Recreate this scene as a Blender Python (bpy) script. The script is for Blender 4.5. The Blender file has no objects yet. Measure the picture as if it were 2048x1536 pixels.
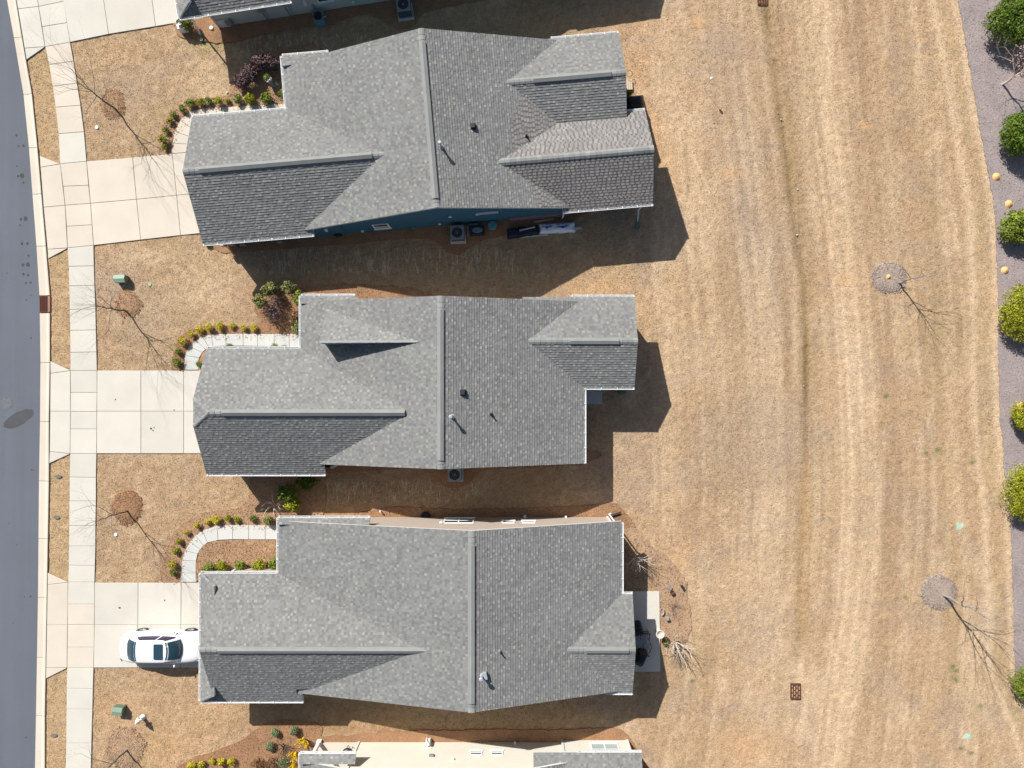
import bpy, math, random
import numpy as np
from mathutils import Vector, Matrix, noise as mnoise
R = math.radians
random.seed(7); rng = np.random.default_rng(7)
sc = bpy.context.scene
COL = sc.collection

# ------------------------------------------------------------ camera, sky, sun, exposure
HC = 42.0          # camera height, m
S = 34.0           # photograph pixels per metre on the ground
cd = bpy.data.cameras.new('camera'); cam = bpy.data.objects.new('camera', cd); COL.objects.link(cam)
cam.location = (0, 0, HC); cam.rotation_euler = (0, 0, 0)
cd.sensor_width = 36.0; cd.lens = 36.0*HC/(2048/S); cd.clip_end = 1500
sc.camera = cam
SX, SY = .70, -.95                         # shadow displacement per metre of height
elev = math.atan(1/math.hypot(SX, SY))
w = bpy.data.worlds.new('World'); sc.world = w; w.use_nodes = True
nt = w.node_tree; bg = nt.nodes['Background']
sky = nt.nodes.new('ShaderNodeTexSky'); sky.sky_type = 'NISHITA'; sky.sun_disc = False
sky.sun_elevation = elev; sky.sun_rotation = math.atan2(-SX, -SY); sky.air_density = 1.0; sky.dust_density = 1.6; sky.ozone_density = .8
nt.links.new(sky.outputs[0], bg.inputs[0]); bg.inputs[1].default_value = .062
sl = bpy.data.lights.new('sun', 'SUN'); sun = bpy.data.objects.new('sun', sl); COL.objects.link(sun)
sl.energy = 4.75; sl.angle = R(.55); sl.color = (1, .968, .925)
sun.rotation_euler = Vector((SX, SY, -1)).to_track_quat('-Z', 'Y').to_euler()
sun.location = (-20, 30, 40)
vs = sc.view_settings; vs.view_transform = 'Standard'; vs.look = 'None'; vs.exposure = 0.52; vs.gamma = 1
try: vs.use_curve_mapping = False
except Exception: pass

# ------------------------------------------------------------ helpers
def G(px, py, z=0.0):
    """photograph pixel + known height -> point of the place"""
    r = 1-z/HC
    return Vector(((px-1024)*r/S, (768-py)*r/S, z))
def gp(poly): return [G(x, y) for x, y in poly]

class MB:
    def __init__(s): s.v = []; s.f = []; s.m = []
    def add(s, vs_, fs, m=0):
        o = len(s.v); s.v += [tuple(p) for p in vs_]
        for f in fs: s.f.append(tuple(i+o for i in f)); s.m.append(m)
    def box(s, c, d, rz=0, m=0, top=1.0):
        x, y, z = d[0]/2, d[1]/2, d[2]/2
        P = [(-x,-y,-z),(x,-y,-z),(x,y,-z),(-x,y,-z),(-x*top,-y*top,z),(x*top,-y*top,z),(x*top,y*top,z),(-x*top,y*top,z)]
        M = Matrix.Rotation(rz, 3, 'Z'); c = Vector(c)
        s.add([M@Vector(p)+c for p in P], [(3,2,1,0),(4,5,6,7),(0,1,5,4),(1,2,6,5),(2,3,7,6),(3,0,4,7)], m)
    def prism(s, pts, z0, z1, m=0, ms=None, inset=0):
        n = len(pts)
        A = sum(pts[i][0]*pts[(i+1)%n][1]-pts[(i+1)%n][0]*pts[i][1] for i in range(n))
        if A < 0: pts = pts[::-1]
        if inset:
            pts = inset_poly(pts, inset)
        s.add([(p[0], p[1], z1) for p in pts], [tuple(range(n))], m)
        s.add([(p[0], p[1], z0) for p in pts]+[(p[0], p[1], z1) for p in pts],
              [(i, (i+1)%n, (i+1)%n+n, i+n) for i in range(n)], m if ms is None else ms)
    def tube(s, pts, rs, n=6, m=0, cap=True):
        pts = [Vector(p) for p in pts]
        if not hasattr(rs, '__len__'): rs = [rs]*len(pts)
        o = len(s.v); prev = None
        for i, p in enumerate(pts):
            d = (pts[min(i+1, len(pts)-1)]-pts[max(i-1, 0)])
            if d.length < 1e-9: d = Vector((0,0,1))
            d.normalize()
            if prev is None:
                a = d.orthogonal().normalized()
            else:
                a = prev-d*prev.dot(d)
                a = a.normalized() if a.length > 1e-6 else d.orthogonal().normalized()
            prev = a; b = d.cross(a)
            for k in range(n):
                t = 2*math.pi*k/n
                s.v.append(tuple(p+(a*math.cos(t)+b*math.sin(t))*rs[i]))
        for i in range(len(pts)-1):
            for k in range(n):
                s.f.append((o+i*n+k, o+i*n+(k+1)%n, o+(i+1)*n+(k+1)%n, o+(i+1)*n+k)); s.m.append(m)
        if cap:
            s.f.append(tuple(o+k for k in range(n))[::-1]); s.m.append(m)
            e = o+(len(pts)-1)*n
            s.f.append(tuple(e+k for k in range(n))); s.m.append(m)
    def lathe(s, prof, c=(0,0,0), n=20, m=0, sx=1, sy=1):
        o = len(s.v)
        for r, z in prof:
            for k in range(n):
                t = 2*math.pi*k/n
                s.v.append((c[0]+r*math.cos(t)*sx, c[1]+r*math.sin(t)*sy, c[2]+z))
        for i in range(len(prof)-1):
            for k in range(n):
                s.f.append((o+i*n+k, o+i*n+(k+1)%n, o+(i+1)*n+(k+1)%n, o+(i+1)*n+k)); s.m.append(m)
    def build(s, name, mats, parent=None, smooth=False):
        me = bpy.data.meshes.new(name)
        me.from_pydata(s.v, [], s.f)
        if not isinstance(mats, (list, tuple)): mats = [mats]
        for x in mats: me.materials.append(x)
        if len(mats) > 1: me.polygons.foreach_set('material_index', s.m)
        if smooth: me.polygons.foreach_set('use_smooth', [True]*len(me.polygons))
        me.update()
        o = bpy.data.objects.new(name, me); COL.objects.link(o)
        if parent: o.parent = parent
        return o
def inset_poly(pts, d):
    n = len(pts); out = []
    for i in range(n):
        p0, p1, p2 = [Vector(pts[j][:2]) for j in ((i-1)%n, i, (i+1)%n)]
        a = (p1-p0).normalized(); b = (p2-p1).normalized()
        na = Vector((-a.y, a.x)); nb = Vector((-b.y, b.x))
        k = 1+na.dot(nb)
        out.append(p1+(na+nb)*(d/max(k, .3)))
    return out
def tag(o, label=None, cat=None, group=None, kind=None):
    if label: o['label'] = label
    if cat: o['category'] = cat
    if group: o['group'] = group
    if kind: o['kind'] = kind
    return o
def empty(name, loc=(0,0,0), rz=0, **k):
    o = bpy.data.objects.new(name, None); COL.objects.link(o); o.location = loc; o.rotation_euler = (0,0,rz)
    o.empty_display_size = .2
    return tag(o, **k)
def kids(o): return [c for c in bpy.data.objects if c.parent == o]
def copy_tree(o, loc=None, rz=None, sc_=None, parent=None):
    c = o.copy(); COL.objects.link(c); c.parent = parent
    if loc is not None: c.location = loc
    if rz is not None: c.rotation_euler = (0,0,rz)
    if sc_ is not None: c.scale = sc_
    for ch in kids(o): copy_tree(ch, parent=c)
    return c

# ------------------------------------------------------------ materials
MATS = {}
def N(nt, t, **k):
    n = nt.nodes.new(t)
    for a, b in k.items(): setattr(n, a, b)
    return n
def mat(name, col, rough=.8, var=.12, scale=3.0, fine=0.0, fscale=40, bump=0, bscale=30, island=0, metal=0, spec=.3, obj=0, streak=None, attr=None, coat=0):
    if name in MATS: return MATS[name]
    m = bpy.data.materials.new(name); m.use_nodes = True; nt = m.node_tree; L = nt.links
    b = nt.nodes['Principled BSDF']; b.inputs['Roughness'].default_value = rough; b.inputs['Metallic'].default_value = metal
    b.inputs['Specular IOR Level'].default_value = spec; b.inputs['Coat Weight'].default_value = coat
    geo = N(nt, 'ShaderNodeNewGeometry'); pos = geo.outputs['Position']
    if attr:
        at = N(nt, 'ShaderNodeAttribute', attribute_name=attr); cur = at.outputs['Color']
    else:
        rgb = N(nt, 'ShaderNodeRGB'); rgb.outputs[0].default_value = (*col, 1); cur = rgb.outputs[0]
    def mult(cur, fac_out, lo, hi):
        mr = N(nt, 'ShaderNodeMapRange'); mr.inputs['From Min'].default_value = 0; mr.inputs['From Max'].default_value = 1
        mr.inputs['To Min'].default_value = lo; mr.inputs['To Max'].default_value = hi
        L.new(fac_out, mr.inputs['Value'])
        vm = N(nt, 'ShaderNodeVectorMath', operation='SCALE'); L.new(cur, vm.inputs[0]); L.new(mr.outputs[0], vm.inputs['Scale'])
        return vm.outputs[0]
    def noise(sc_, det=4, vec=None, st=None):
        n = N(nt, 'ShaderNodeTexNoise'); n.inputs['Scale'].default_value = sc_; n.inputs['Detail'].default_value = det
        v = vec or pos
        if st:
            mp = N(nt, 'ShaderNodeMapping'); mp.inputs['Scale'].default_value = st; L.new(v, mp.inputs[0]); v = mp.outputs[0]
        L.new(v, n.inputs['Vector']); return n.outputs['Fac']
    if var: cur = mult(cur, noise(scale), 1-var*2, 1+var*2)
    if fine: cur = mult(cur, noise(fscale, 5), 1-fine*2, 1+fine*2)
    if streak: cur = mult(cur, noise(1, 3, st=streak[:3]), 1-streak[3], 1+streak[3])
    if island: cur = mult(cur, geo.outputs['Random Per Island'], 1-island, 1+island)
    if obj:
        oi = N(nt, 'ShaderNodeObjectInfo'); cur = mult(cur, oi.outputs['Random'], 1-obj, 1+obj)
    L.new(cur, b.inputs['Base Color'])
    if bump:
        bp = N(nt, 'ShaderNodeBump'); bp.inputs['Strength'].default_value = min(bump, 1); bp.inputs['Distance'].default_value = .02*max(1, bump)
        L.new(noise(bscale, 6), bp.inputs['Height']); L.new(bp.outputs[0], b.inputs['Normal'])
    MATS[name] = m; return m
M = {}
M['lawn'] = None
M['white'] = mat('white_trim', (.78,.78,.77), .5, .03)
M['fascia'] = mat('fascia', (.62,.62,.60), .6, .04)
M['dark'] = mat('dark_metal', (.03,.032,.036), .5, .1)
M['black'] = mat('black_cover', (.012,.013,.018), .55, .15, 6, bump=.4, bscale=12)
M['grey_metal'] = mat('grey_metal', (.28,.29,.30), .5, .1, 8, metal=.3)
M['ac'] = mat('unit_casing', (.25,.28,.30), .55, .06, 6)
M['green_box'] = mat('green_enamel', (.11,.17,.12), .55, .1, 8)
M['conc_warm'] = mat('concrete_warm', (.575,.51,.42), .9, .05, .7, .03, 30, .15, 60, obj=.035)
M['conc'] = mat('concrete_pale', (.55,.52,.452), .9, .05, .7, .03, 30, .15, 60, obj=.04)
M['conc_grey'] = mat('concrete_grey', (.52,.52,.487), .9, .05, .9, .03, 30, .15, 60, obj=.03)
M['joint'] = mat('joint_dirt', (.26,.215,.165), .95, .2, 4, bump=.5)
M['rust'] = mat('rusted_iron', (.12,.045,.03), .8, .25, 20, .1, 60)
M['wood'] = mat('weathered_wood', (.42,.33,.24), .8, .15, 6)
M['glass'] = mat('window_glass', (.02,.035,.04), .06, 0, spec=.9)
M['blind'] = mat('window_blind', (.35,.42,.40), .4, .1, 6, spec=.6)
M['bark'] = mat('bark_grey', (.13,.11,.10), .9, .2, 12)
M['bark_dark'] = mat('bark_dark', (.075,.06,.052), .9, .2, 12)
M['bark_pale'] = mat('bark_pale', (.60,.52,.44), .85, .2, 12)
M['bark_mid'] = mat('bark_mid', (.30,.26,.22), .9, .2, 12)
M['clay'] = mat('clay_mound', (.72,.42,.17), .95, .1, 20, bump=.6, bscale=40)
M['stone'] = mat('pale_stone', (.6,.56,.5), .9, .1, 10)
def leafmat(name, col, isl=.45):
    m = mat(name, col, .6, .12, 3, island=isl, spec=.25)
    return m
M['leaf_gold'] = leafmat('leaf_gold', (.46,.40,.02))
M['leaf_yg'] = leafmat('leaf_yellow_green', (.25,.26,.012), .6)
M['leaf_green'] = leafmat('leaf_green', (.155,.20,.022))
M['leaf_deep'] = leafmat('leaf_deep', (.085,.14,.010), .6)
M['leaf_olive'] = leafmat('leaf_olive', (.19,.20,.06))
M['leaf_grey'] = leafmat('leaf_grey_green', (.16,.21,.10))
M['leaf_purple'] = leafmat('leaf_purple', (.13,.08,.08), .6)
M['leaf_brown'] = leafmat('leaf_brown', (.20,.11,.05), .5)
M['flower'] = leafmat('flower_yellow', (.75,.52,.01), .25)
M['twig_pink'] = leafmat('bud_pink', (.38,.24,.20), .4)

def siding(name, col, exposure=.17):
    m = mat(name, col, .6, .03, 1.5, .015, 20)
    nt = m.node_tree; L = nt.links; b = nt.nodes['Principled BSDF']
    g = N(nt, 'ShaderNodeNewGeometry'); sp = N(nt, 'ShaderNodeSeparateXYZ'); L.new(g.outputs['Position'], sp.inputs[0])
    mo = N(nt, 'ShaderNodeMath', operation='MULTIPLY'); mo.inputs[1].default_value = 1/exposure; L.new(sp.outputs['Z'], mo.inputs[0])
    fr = N(nt, 'ShaderNodeMath', operation='FRACT'); L.new(mo.outputs[0], fr.inputs[0])
    inv = N(nt, 'ShaderNodeMath', operation='SUBTRACT'); inv.inputs[0].default_value = 1; L.new(fr.outputs[0], inv.inputs[1])
    bp = N(nt, 'ShaderNodeBump'); bp.inputs['Distance'].default_value = .015; bp.inputs['Strength'].default_value = .7
    L.new(inv.outputs[0], bp.inputs['Height']); L.new(bp.outputs[0], b.inputs['Normal'])
    return m
M['side_blue'] = siding('siding_blue', (.034,.118,.185))
M['side_beige'] = siding('siding_beige', (.43,.36,.30))
M['side_cream'] = siding('siding_cream', (.64,.61,.52))
M['side_pale'] = siding('siding_pale', (.50,.50,.45))
M['side_grey'] = siding('siding_grey', (.30,.31,.31))

def shingle_mat(name, base, contrast):
    m = bpy.data.materials.new(name); m.use_nodes = True; nt = m.node_tree; L = nt.links
    b = nt.nodes['Principled BSDF']; b.inputs['Roughness'].default_value = .92; b.inputs['Specular IOR Level'].default_value = .15
    g = N(nt, 'ShaderNodeNewGeometry'); cr = N(nt, 'ShaderNodeValToRGB'); L.new(g.outputs['Random Per Island'], cr.inputs[0])
    e = cr.color_ramp; e.interpolation = 'LINEAR'
    def c(k, t=(1,1,1)): return tuple(base[i]*k*t[i] for i in range(3))+(1,)
    if contrast == 0:
        stops = [(0,.80,(1,1,1.03)),(.30,.93,(1,1,1.01)),(.60,1.0,(1,1,1)),(.85,1.07,(1,1,.99)),(1,1.12,(1.01,1.01,.98))]
    else:
        stops = [(0,.88,(1.02,.98,1)),(.3,.95,(1,1,1)),(.5,1.0,(1.0,1,.99)),(.8,1.1,(1.01,1,.98)),(1,1.2,(1.02,1,.97))]
    e.elements[0].position = 0; e.elements[0].color = c(stops[0][1], stops[0][2])
    e.elements[1].position = 1; e.elements[1].color = c(stops[-1][1], stops[-1][2])
    for p, k, t in stops[1:-1]:
        el = e.elements.new(p); el.color = c(k, t)
    n = N(nt, 'ShaderNodeTexNoise'); n.inputs['Scale'].default_value = .45; n.inputs['Detail'].default_value = 4; L.new(g.outputs['Position'], n.inputs['Vector'])
    mr = N(nt, 'ShaderNodeMapRange'); mr.inputs['To Min'].default_value = .86; mr.inputs['To Max'].default_value = 1.14; L.new(n.outputs['Fac'], mr.inputs['Value'])
    vm = N(nt, 'ShaderNodeVectorMath', operation='SCALE'); L.new(cr.outputs[0], vm.inputs[0]); L.new(mr.outputs[0], vm.inputs['Scale'])
    n2 = N(nt, 'ShaderNodeTexNoise'); n2.inputs['Scale'].default_value = 55; n2.inputs['Detail'].default_value = 3; L.new(g.outputs['Position'], n2.inputs['Vector'])
    mr2 = N(nt, 'ShaderNodeMapRange'); mr2.inputs['To Min'].default_value = .72; mr2.inputs['To Max'].default_value = 1.28; L.new(n2.outputs['Fac'], mr2.inputs['Value'])
    vm2 = N(nt, 'ShaderNodeVectorMath', operation='SCALE'); L.new(vm.outputs[0], vm2.inputs[0]); L.new(mr2.outputs[0], vm2.inputs['Scale'])
    L.new(vm2.outputs[0], b.inputs['Base Color'])
    MATS[name] = m; return m
M['shingle'] = shingle_mat('shingle_grey', (.200,.201,.193), 0)
M['shingle_b'] = shingle_mat('shingle_mottled', (.232,.222,.210), 1)
M['shingle_d'] = shingle_mat('shingle_mottled_dark', (.145,.137,.133), 1)
M['shingle_l'] = shingle_mat('shingle_light', (.255,.258,.240), 0)
M['cap'] = mat('ridge_cap', (.225,.23,.22), .9, .1, 2, .08, 40, island=.12)
M['vent'] = mat('ridge_vent', (.225,.23,.22), .9, .08, 2, .08, 40, island=.08)
M['underlay'] = mat('roof_underlay', (.05,.05,.052), .9)

# ------------------------------------------------------------ ground layout, photograph pixels at ground level
ys_road = [(-120,5),(0,13),(75,27),(188,46),(295,57),(388,64),(492,72),(592,78),(725,80),(843,79),(962,77),(1077,76),(1195,75),(1315,73),(1432,71),(1536,69),(1700,66)]
ys_out =  [(-120,24),(0,33),(75,45),(188,65),(295,76),(388,84),(492,93),(592,101),(725,101),(843,99),(962,99),(1077,97),(1195,95),(1315,93),(1432,91),(1536,91),(1700,88)]
def road_edge(y): return np.interp(y, [a for a, _ in ys_road], [b for _, b in ys_road])
def curb_edge(y): return np.interp(y, [a for a, _ in ys_out], [b for _, b in ys_out])

POLY_PAVED = []     # for grass exclusion
def slab_set(name, polys, material, top=.045, label=None, cat='paving', joint=.010):
    root = MB()
    for p in polys:
        root.prism([(q.x, q.y) for q in gp(p)], -.12, top-.03)
    o = root.build(name, M['joint']); tag(o, kind='structure')
    for i, p in enumerate(polys):
        mb = MB(); pts = [(q.x, q.y) for q in gp(p)]
        n = len(pts); A = sum(pts[k][0]*pts[(k+1)%n][1]-pts[(k+1)%n][0]*pts[k][1] for k in range(n))
        if A < 0: pts = pts[::-1]
        ins = inset_poly(pts, joint); ins2 = inset_poly(pts, joint+.012)
        dz = random.uniform(-.003, .003)
        mb.add([(q[0], q[1], top+dz) for q in ins2], [tuple(range(n))])
        mb.add([(q[0], q[1], top-.012+dz) for q in ins]+[(q[0], q[1], top+dz) for q in ins2], [(k, (k+1)%n, (k+1)%n+n, k+n) for k in range(n)])
        mb.add([(q[0], q[1], top-.1) for q in ins]+[(q[0], q[1], top-.012+dz) for q in ins], [(k, (k+1)%n, (k+1)%n+n, k+n) for k in range(n)])
        mm = material[i] if isinstance(material, list) else material
        mb.build('slab', M[mm], o)
        POLY_PAVED.append(p)
    return o

# sidewalk joints (left x,y / right x,y)
sw = [(-110,62,-118),(3.2,78,13.5,127),(0,0,0,0)]
J = [((62,-95),(111,-103)),((70,-40),(119,-48)),((78,13.5),(129,3)),((85,54),(135,46)),((91,94),(141,85)),((99,130),(148,123)),((106,173),(155,167)),((112,215),(162,211)),
     ((118,268),(169,264)),((121,328),(174,323)),((127,373),(178,371)),((131,411),(182,407)),((134,453),(185,450)),((136,496),(188,491)),
     ((138,533),(189,532)),((139,572),(190,571)),((140,619),(192,618)),((141,661),(193,660)),((141.5,705),(194,704)),((141.5,741),(195,741)),
     ((142,785),(195,785)),((142,823),(194.5,823)),((141.5,858),(194.5,858)),((141,907),(194,907)),((140,954),(193,955)),((139.5,1002),(193,1002)),
     ((139,1051),(192,1051)),((138.5,1092),(192,1092)),((138,1130),(191,1131)),((137,1164),(190,1164)),((136,1208),(190,1208)),((136,1249),(189.5,1249)),
     ((135.5,1294),(189,1294)),((135,1335),(188,1335)),((134,1376),(187,1377)),((133.5,1418),(186,1418)),((133,1486),(184,1486)),((132,1540),(183,1540)),((131,1600),(181,1600))]
polys = [[J[i][0], J[i][1], J[i+1][1], J[i+1][0]] for i in range(len(J)-1)]
mats_sw = []
for i, p in enumerate(polys):
    y = p[0][1]
    mats_sw.append('conc_warm' if (320 < y < 490 or 60 < y < 250 or 1190 < y < 1330) else 'conc')
slab_set('sidewalk', polys, mats_sw)

# driveways with their aprons
def grid_polys(rows):          # rows: list of lists of points
    out = []
    for a, b in zip(rows[:-1], rows[1:]):
        for i in range(len(a)-1): out.append([a[i], a[i+1], b[i+1], b[i]])
    return out
d0 = [[(28,-30),(70,-40),(78,13.5),(37,18.6)],[(37,18.6),(78,13.5),(91,94),(50,97)],[(50,97),(91,94),(54,120)],
      [(119,-48),(199,-62),(218,69),(141,85)],[(199,-62),(294,-78),(312,53.5),(218,69)],[(294,-78),(392,-95),(408,37),(312,53.5)]]
slab_set('driveway', d0, 'conc')
d1 = [[(80,312),(121,328),(82,335)],[(82,335),(121.5,328.5),(131,411),(88,415)],[(88,415),(131,411),(136,496),(96,499)],[(96,499),(136,496.5),(97,518)]]
d1 += grid_polys([[(174,323),(266,315.5),(345,308),(420,301)],[(182,407),(273.6,399),(354,391),(440,383.5)],[(188,491),(282,480),(362,471),(450,462)]])
slab_set('driveway', d1, 'conc_warm')
d2 = [[(101,722),(141.5,741),(101.6,747)],[(101.6,747),(141.5,741.5),(142,822.5),(101,822.5)],[(101,822.5),(142,822.5),(141,907),(100,903)],[(100,903),(141,907.5),(99,927)]]
d2 += grid_polys([[(195,741),(282.6,741),(368,741),(470,741)],[(194.5,822.5),(282.6,822.5),(368,822.5),(470,822.5)],[(194,907),(282.6,907),(368,907),(470,907)]])
slab_set('driveway', d2, 'conc')
d3 = [[(96,1145),(137,1164),(95.8,1169)],[(95.8,1169),(137,1164.5),(136,1249.5),(94.5,1250)],[(94.5,1250),(136,1249.5),(135,1335),(93,1335)],[(93,1335),(134.5,1335.5),(92.5,1357)]]
d3 += grid_polys([[(190,1165),(277,1165),(363,1165),(470,1165)],[(189.5,1249.5),(276.5,1249.5),(362.5,1249.5),(470,1249.5)],[(188,1335),(276,1335),(362,1335),(470,1335)]])
slab_set('driveway', d3, ['conc_warm']*4+['conc']*6)
# garden walks
def walk(outer, inner, label=None, m='conc'):
    slab_set('walkway', [[outer[i], outer[i+1], inner[i+1], inner[i]] for i in range(len(outer)-1)], m, top=.05, joint=.009)
w1o = [(345,308),(346,287),(350,264),(361,241),(382,223),(411,217),(444,215),(477,213),(510,211),(543,209.5),(580,208)]
w1i = [(376,305),(377,289),(381,274),(390,262),(402,254),(416,249),(446,246),(479,243.5),(512,241),(545,239),(582,237)]
walk(w1o, w1i, m='conc_warm')
w2o = [(368,740),(370,711),(379,693),(392,681),(405,673),(423,669),(452,668),(487,667.5),(516,668),(549,668),(579,668),(640,668)]
w2i = [(397,740),(399,716),(405,705),(412,699),(419,694.5),(427,693),(453,692),(487,692),(516,692.5),(549,693),(579,694),(640,694)]
walk(w2o, w2i, m='conc_grey')
w3o = [(363,1164),(363.3,1146),(365,1120),(371,1101),(381,1083),(392,1071),(405,1061),(435,1051),(466,1050),(498,1050),(531,1050),(562,1050),(620,1050)]
w3i = [(393,1164),(392.6,1146),(393,1122),(396,1108),(401,1099),(408,1091),(416,1085),(437,1080),(466,1078.5),(498,1079),(531,1079),(562,1079),(620,1079)]
walk(w3o, w3i, m='conc_grey')

# gutter pan with rolled curb
jy = [-110,-20,75,188,295,388,492,591,626,725,843,962,1077,1195,1315,1432,1560,1680]
bed = MB(); curb = None
P = []
for y in np.arange(-110, 1690, 30):
    P.append((float(road_edge(y))+.5, y))
Q = [(float(curb_edge(y))-.3, y) for y in np.arange(1680, -111, -30)]
bed.prism([(q.x, q.y) for q in gp(P+Q)], -.2, -.05)
curb = bed.build('curb', M['joint']); tag(curb, kind='structure')
for a, b in zip(jy[:-1], jy[1:]):
    if a == 591: continue
    mb = MB(); n = max(2, int((b-a)/18)); rows = []
    for i in range(n+1):
        y = a+(b-a)*i/n
        if i == 0: y += .5
        if i == n: y -= .5
        x0, x1 = float(road_edge(y)), float(curb_edge(y)); w_ = x1-x0
        rows.append([G(x0+w_*t, y)+Vector((0,0,z)) for t, z in ((0,-.12),(0.01,-.035),(.62,-.022),(.74,.03),(.86,.065),(.99,.07),(1,-.1))])
    k = len(rows[0])
    mb.add([p for r in rows for p in r], [(i*k+j, (i+1)*k+j, (i+1)*k+j+1, i*k+j+1) for i in range(n) for j in range(k-1)]
           + [tuple(range(k))[::-1], tuple(n*k+j for j in range(k))])
    mb.build('curb_segment', M['conc_warm'], curb)
POLY_PAVED.append(P+Q)

# road
mb = MB(); yy = list(np.arange(-900, 2400, 40))
L_ = [G(-900 if False else -760, y) for y in yy]; Rr = [G(float(road_edge(y)) if -120 < y < 1700 else float(road_edge(min(max(y,-120),1700))), y) for y in yy]
mb.add([(p.x, p.y, -.045) for p in L_]+[(p.x, p.y, -.045) for p in Rr], [(i, i+len(yy), i+1+len(yy), i+1) for i in range(len(yy)-1)])
def asphalt():
    m = mat('asphalt', (.120,.133,.158), .9, .05, .35, .10, 70, .5, 120, streak=(1.3, .07, 1, .16))
    return m
asp = asphalt()
road = mb.build('road', asp); tag(road, kind='structure')
# oil stains and damp patch (wear with a shape of its own)
mdark = mat('oil_stain', (.055,.06,.068), .85, .15, 6)
mdamp = mat('damp_patch', (.070,.074,.078), .8, .12, 3)
def blot(px, py, rx, ry, m, z, rot=0, seed=0, name='road_stain', rough_=.3):
    r2 = random.Random(seed+int(px*7+py)); mb = MB(); n = 22
    pts = []
    for k in range(n):
        t = 2*math.pi*k/n; q = 1+r2.uniform(-rough_, rough_)*.6
        x, y = rx*q*math.cos(t), ry*q*math.sin(t)
        g = G(px+x*math.cos(rot)-y*math.sin(rot), py+x*math.sin(rot)+y*math.cos(rot)); pts.append((g.x, g.y, z))
    mb.add(pts, [tuple(range(n))[::-1]])
    o = mb.build(name, m, road); return o
blot(36,838,34,13,mdamp,-.041, rot=-.5, seed=3, rough_=.12)
for x, y, r_ in [(32,270,2.4),(36,292,2),(46,291,2.6),(33,332,1.6),(43,351,4.5),(46,365,2),(35,352,2.4),(50,437,4),(41,438,2.6),(39,450,1.6),(43,487,2.6),(54,487,2.6),(55,529,4),(45,530,3),(46,548,2.4),(55,550,2.4),(51,566,2),(60,565,2),(61,590,1.2),(61,676,1.6),(52,600,1.4),(11,803,2.6),(13,546,1.2),(56,511,2),(62,940,1.4),(66,941,1.2),(60,1193,1.8),(48,1194,1.2),(17,1047,1),(32,1090,1),(25,1247,1),(51,1475,1.5)]:
    blot(x, y, r_, r_*1.1, mdark, -.040, seed=int(x))
mb = MB(); c = G(12, 806); mb.lathe([(.001,0),(.28,0),(.285,-.004),(.31,-.004),(.315,.0),(.36,0),(.36,-.02)], (c.x, c.y, -.036), 28)
mh = mb.build('manhole_cover', mat('manhole', (.135,.14,.15), .8, .2, 12)); tag(mh, 'round grey manhole cover set in the road near the left edge', 'manhole cover')

# ------------------------------------------------------------ mulch beds
def ragged(poly, step=.12, amp=.05, seed=0):
    r2 = random.Random(seed); P = [Vector((p.x, p.y)) for p in gp(poly)]; out = []
    n = len(P)
    for i in range(n):
        a, b = P[i], P[(i+1)%n]; d = b-a; k = max(1, int(d.length/step)); nn = Vector((-d.y, d.x)).normalized() if d.length else Vector((0,0))
        for j in range(k):
            q = a+d*(j/k)
            off = amp*(mnoise.noise(Vector((q.x*1.3, q.y*1.3, seed)))*1.2+r2.uniform(-.6, .6))
            out.append(q+nn*off)
    return out
def catmull(pts, closed=True, k=5):
    out = []; n = len(pts)
    for i in range(n if closed else n-1):
        p0, p1, p2, p3 = [Vector(pts[j % n]) if closed else Vector(pts[min(max(j,0),n-1)]) for j in (i-1, i, i+1, i+2)]
        for s_ in range(k):
            t = s_/k
            out.append(.5*((2*p1)+(-p0+p2)*t+(2*p0-5*p1+4*p2-p3)*t*t+(-p0+3*p1-3*p2+p3)*t**3))
    if not closed: out.append(Vector(pts[-1]))
    return [(p[0], p[1]) for p in out]
M['mulch'] = mat('mulch_red_brown', (.295,.165,.088), .95, .16, 1.2, .24, 13, 1.8, 16)
M['mulch_o'] = mat('mulch_tan', (.345,.215,.125), .95, .16, 1.2, .22, 13, 1.6, 16)
M['mulch_grey'] = mat('mulch_grey', (.285,.238,.225), .95, .12, .9, .22, 12, 1.8, 16)
M['mulch_faint'] = mat('mulch_faint', (.37,.245,.15), .95, .16, 1.4, .22, 13, 1.6, 16)
M['mulch_ring'] = mat('mulch_ring_grey', (.33,.262,.215), .95, .16, 1.4, .22, 13, 1.6, 16)
M['needle'] = mat('pine_needles', (.29,.17,.095), .95, .2, 2, island=.35)
POLY_BED = []
def chips(polyw, n, m, z, parent, size=.05, seed=1):
    """loose mulch chips lying on a bed, one joined mesh"""
    r2 = np.random.default_rng(seed); xs = [p[0] for p in polyw]; ysx = [p[1] for p in polyw]
    q = np.column_stack([r2.uniform(min(xs), max(xs), n), r2.uniform(min(ysx), max(ysx), n)])
    q = q[inpoly(q, np.array([(p[0], p[1]) for p in polyw]))]
    k = len(q); a = r2.uniform(0, 6.28, k); l = r2.uniform(.4, 1.2, k)*size*.75; w_ = l*r2.uniform(.2, .5, k); t = r2.uniform(-.3, .9, k)
    dx, dy = np.cos(a), np.sin(a)
    V = np.zeros((k, 4, 3)); zz = z+r2.uniform(.0, .03, k)
    for i, (u, v) in enumerate(((-1,-1),(1,-1),(1,1),(-1,1))):
        V[:, i, 0] = q[:, 0]+dx*l*u-dy*w_*v; V[:, i, 1] = q[:, 1]+dy*l*u+dx*w_*v; V[:, i, 2] = zz+(u*l*.5*t)+v*w_*.4
    o = quads('mulch_chips', V, m, parent); tag(o, kind='stuff'); return o
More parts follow.
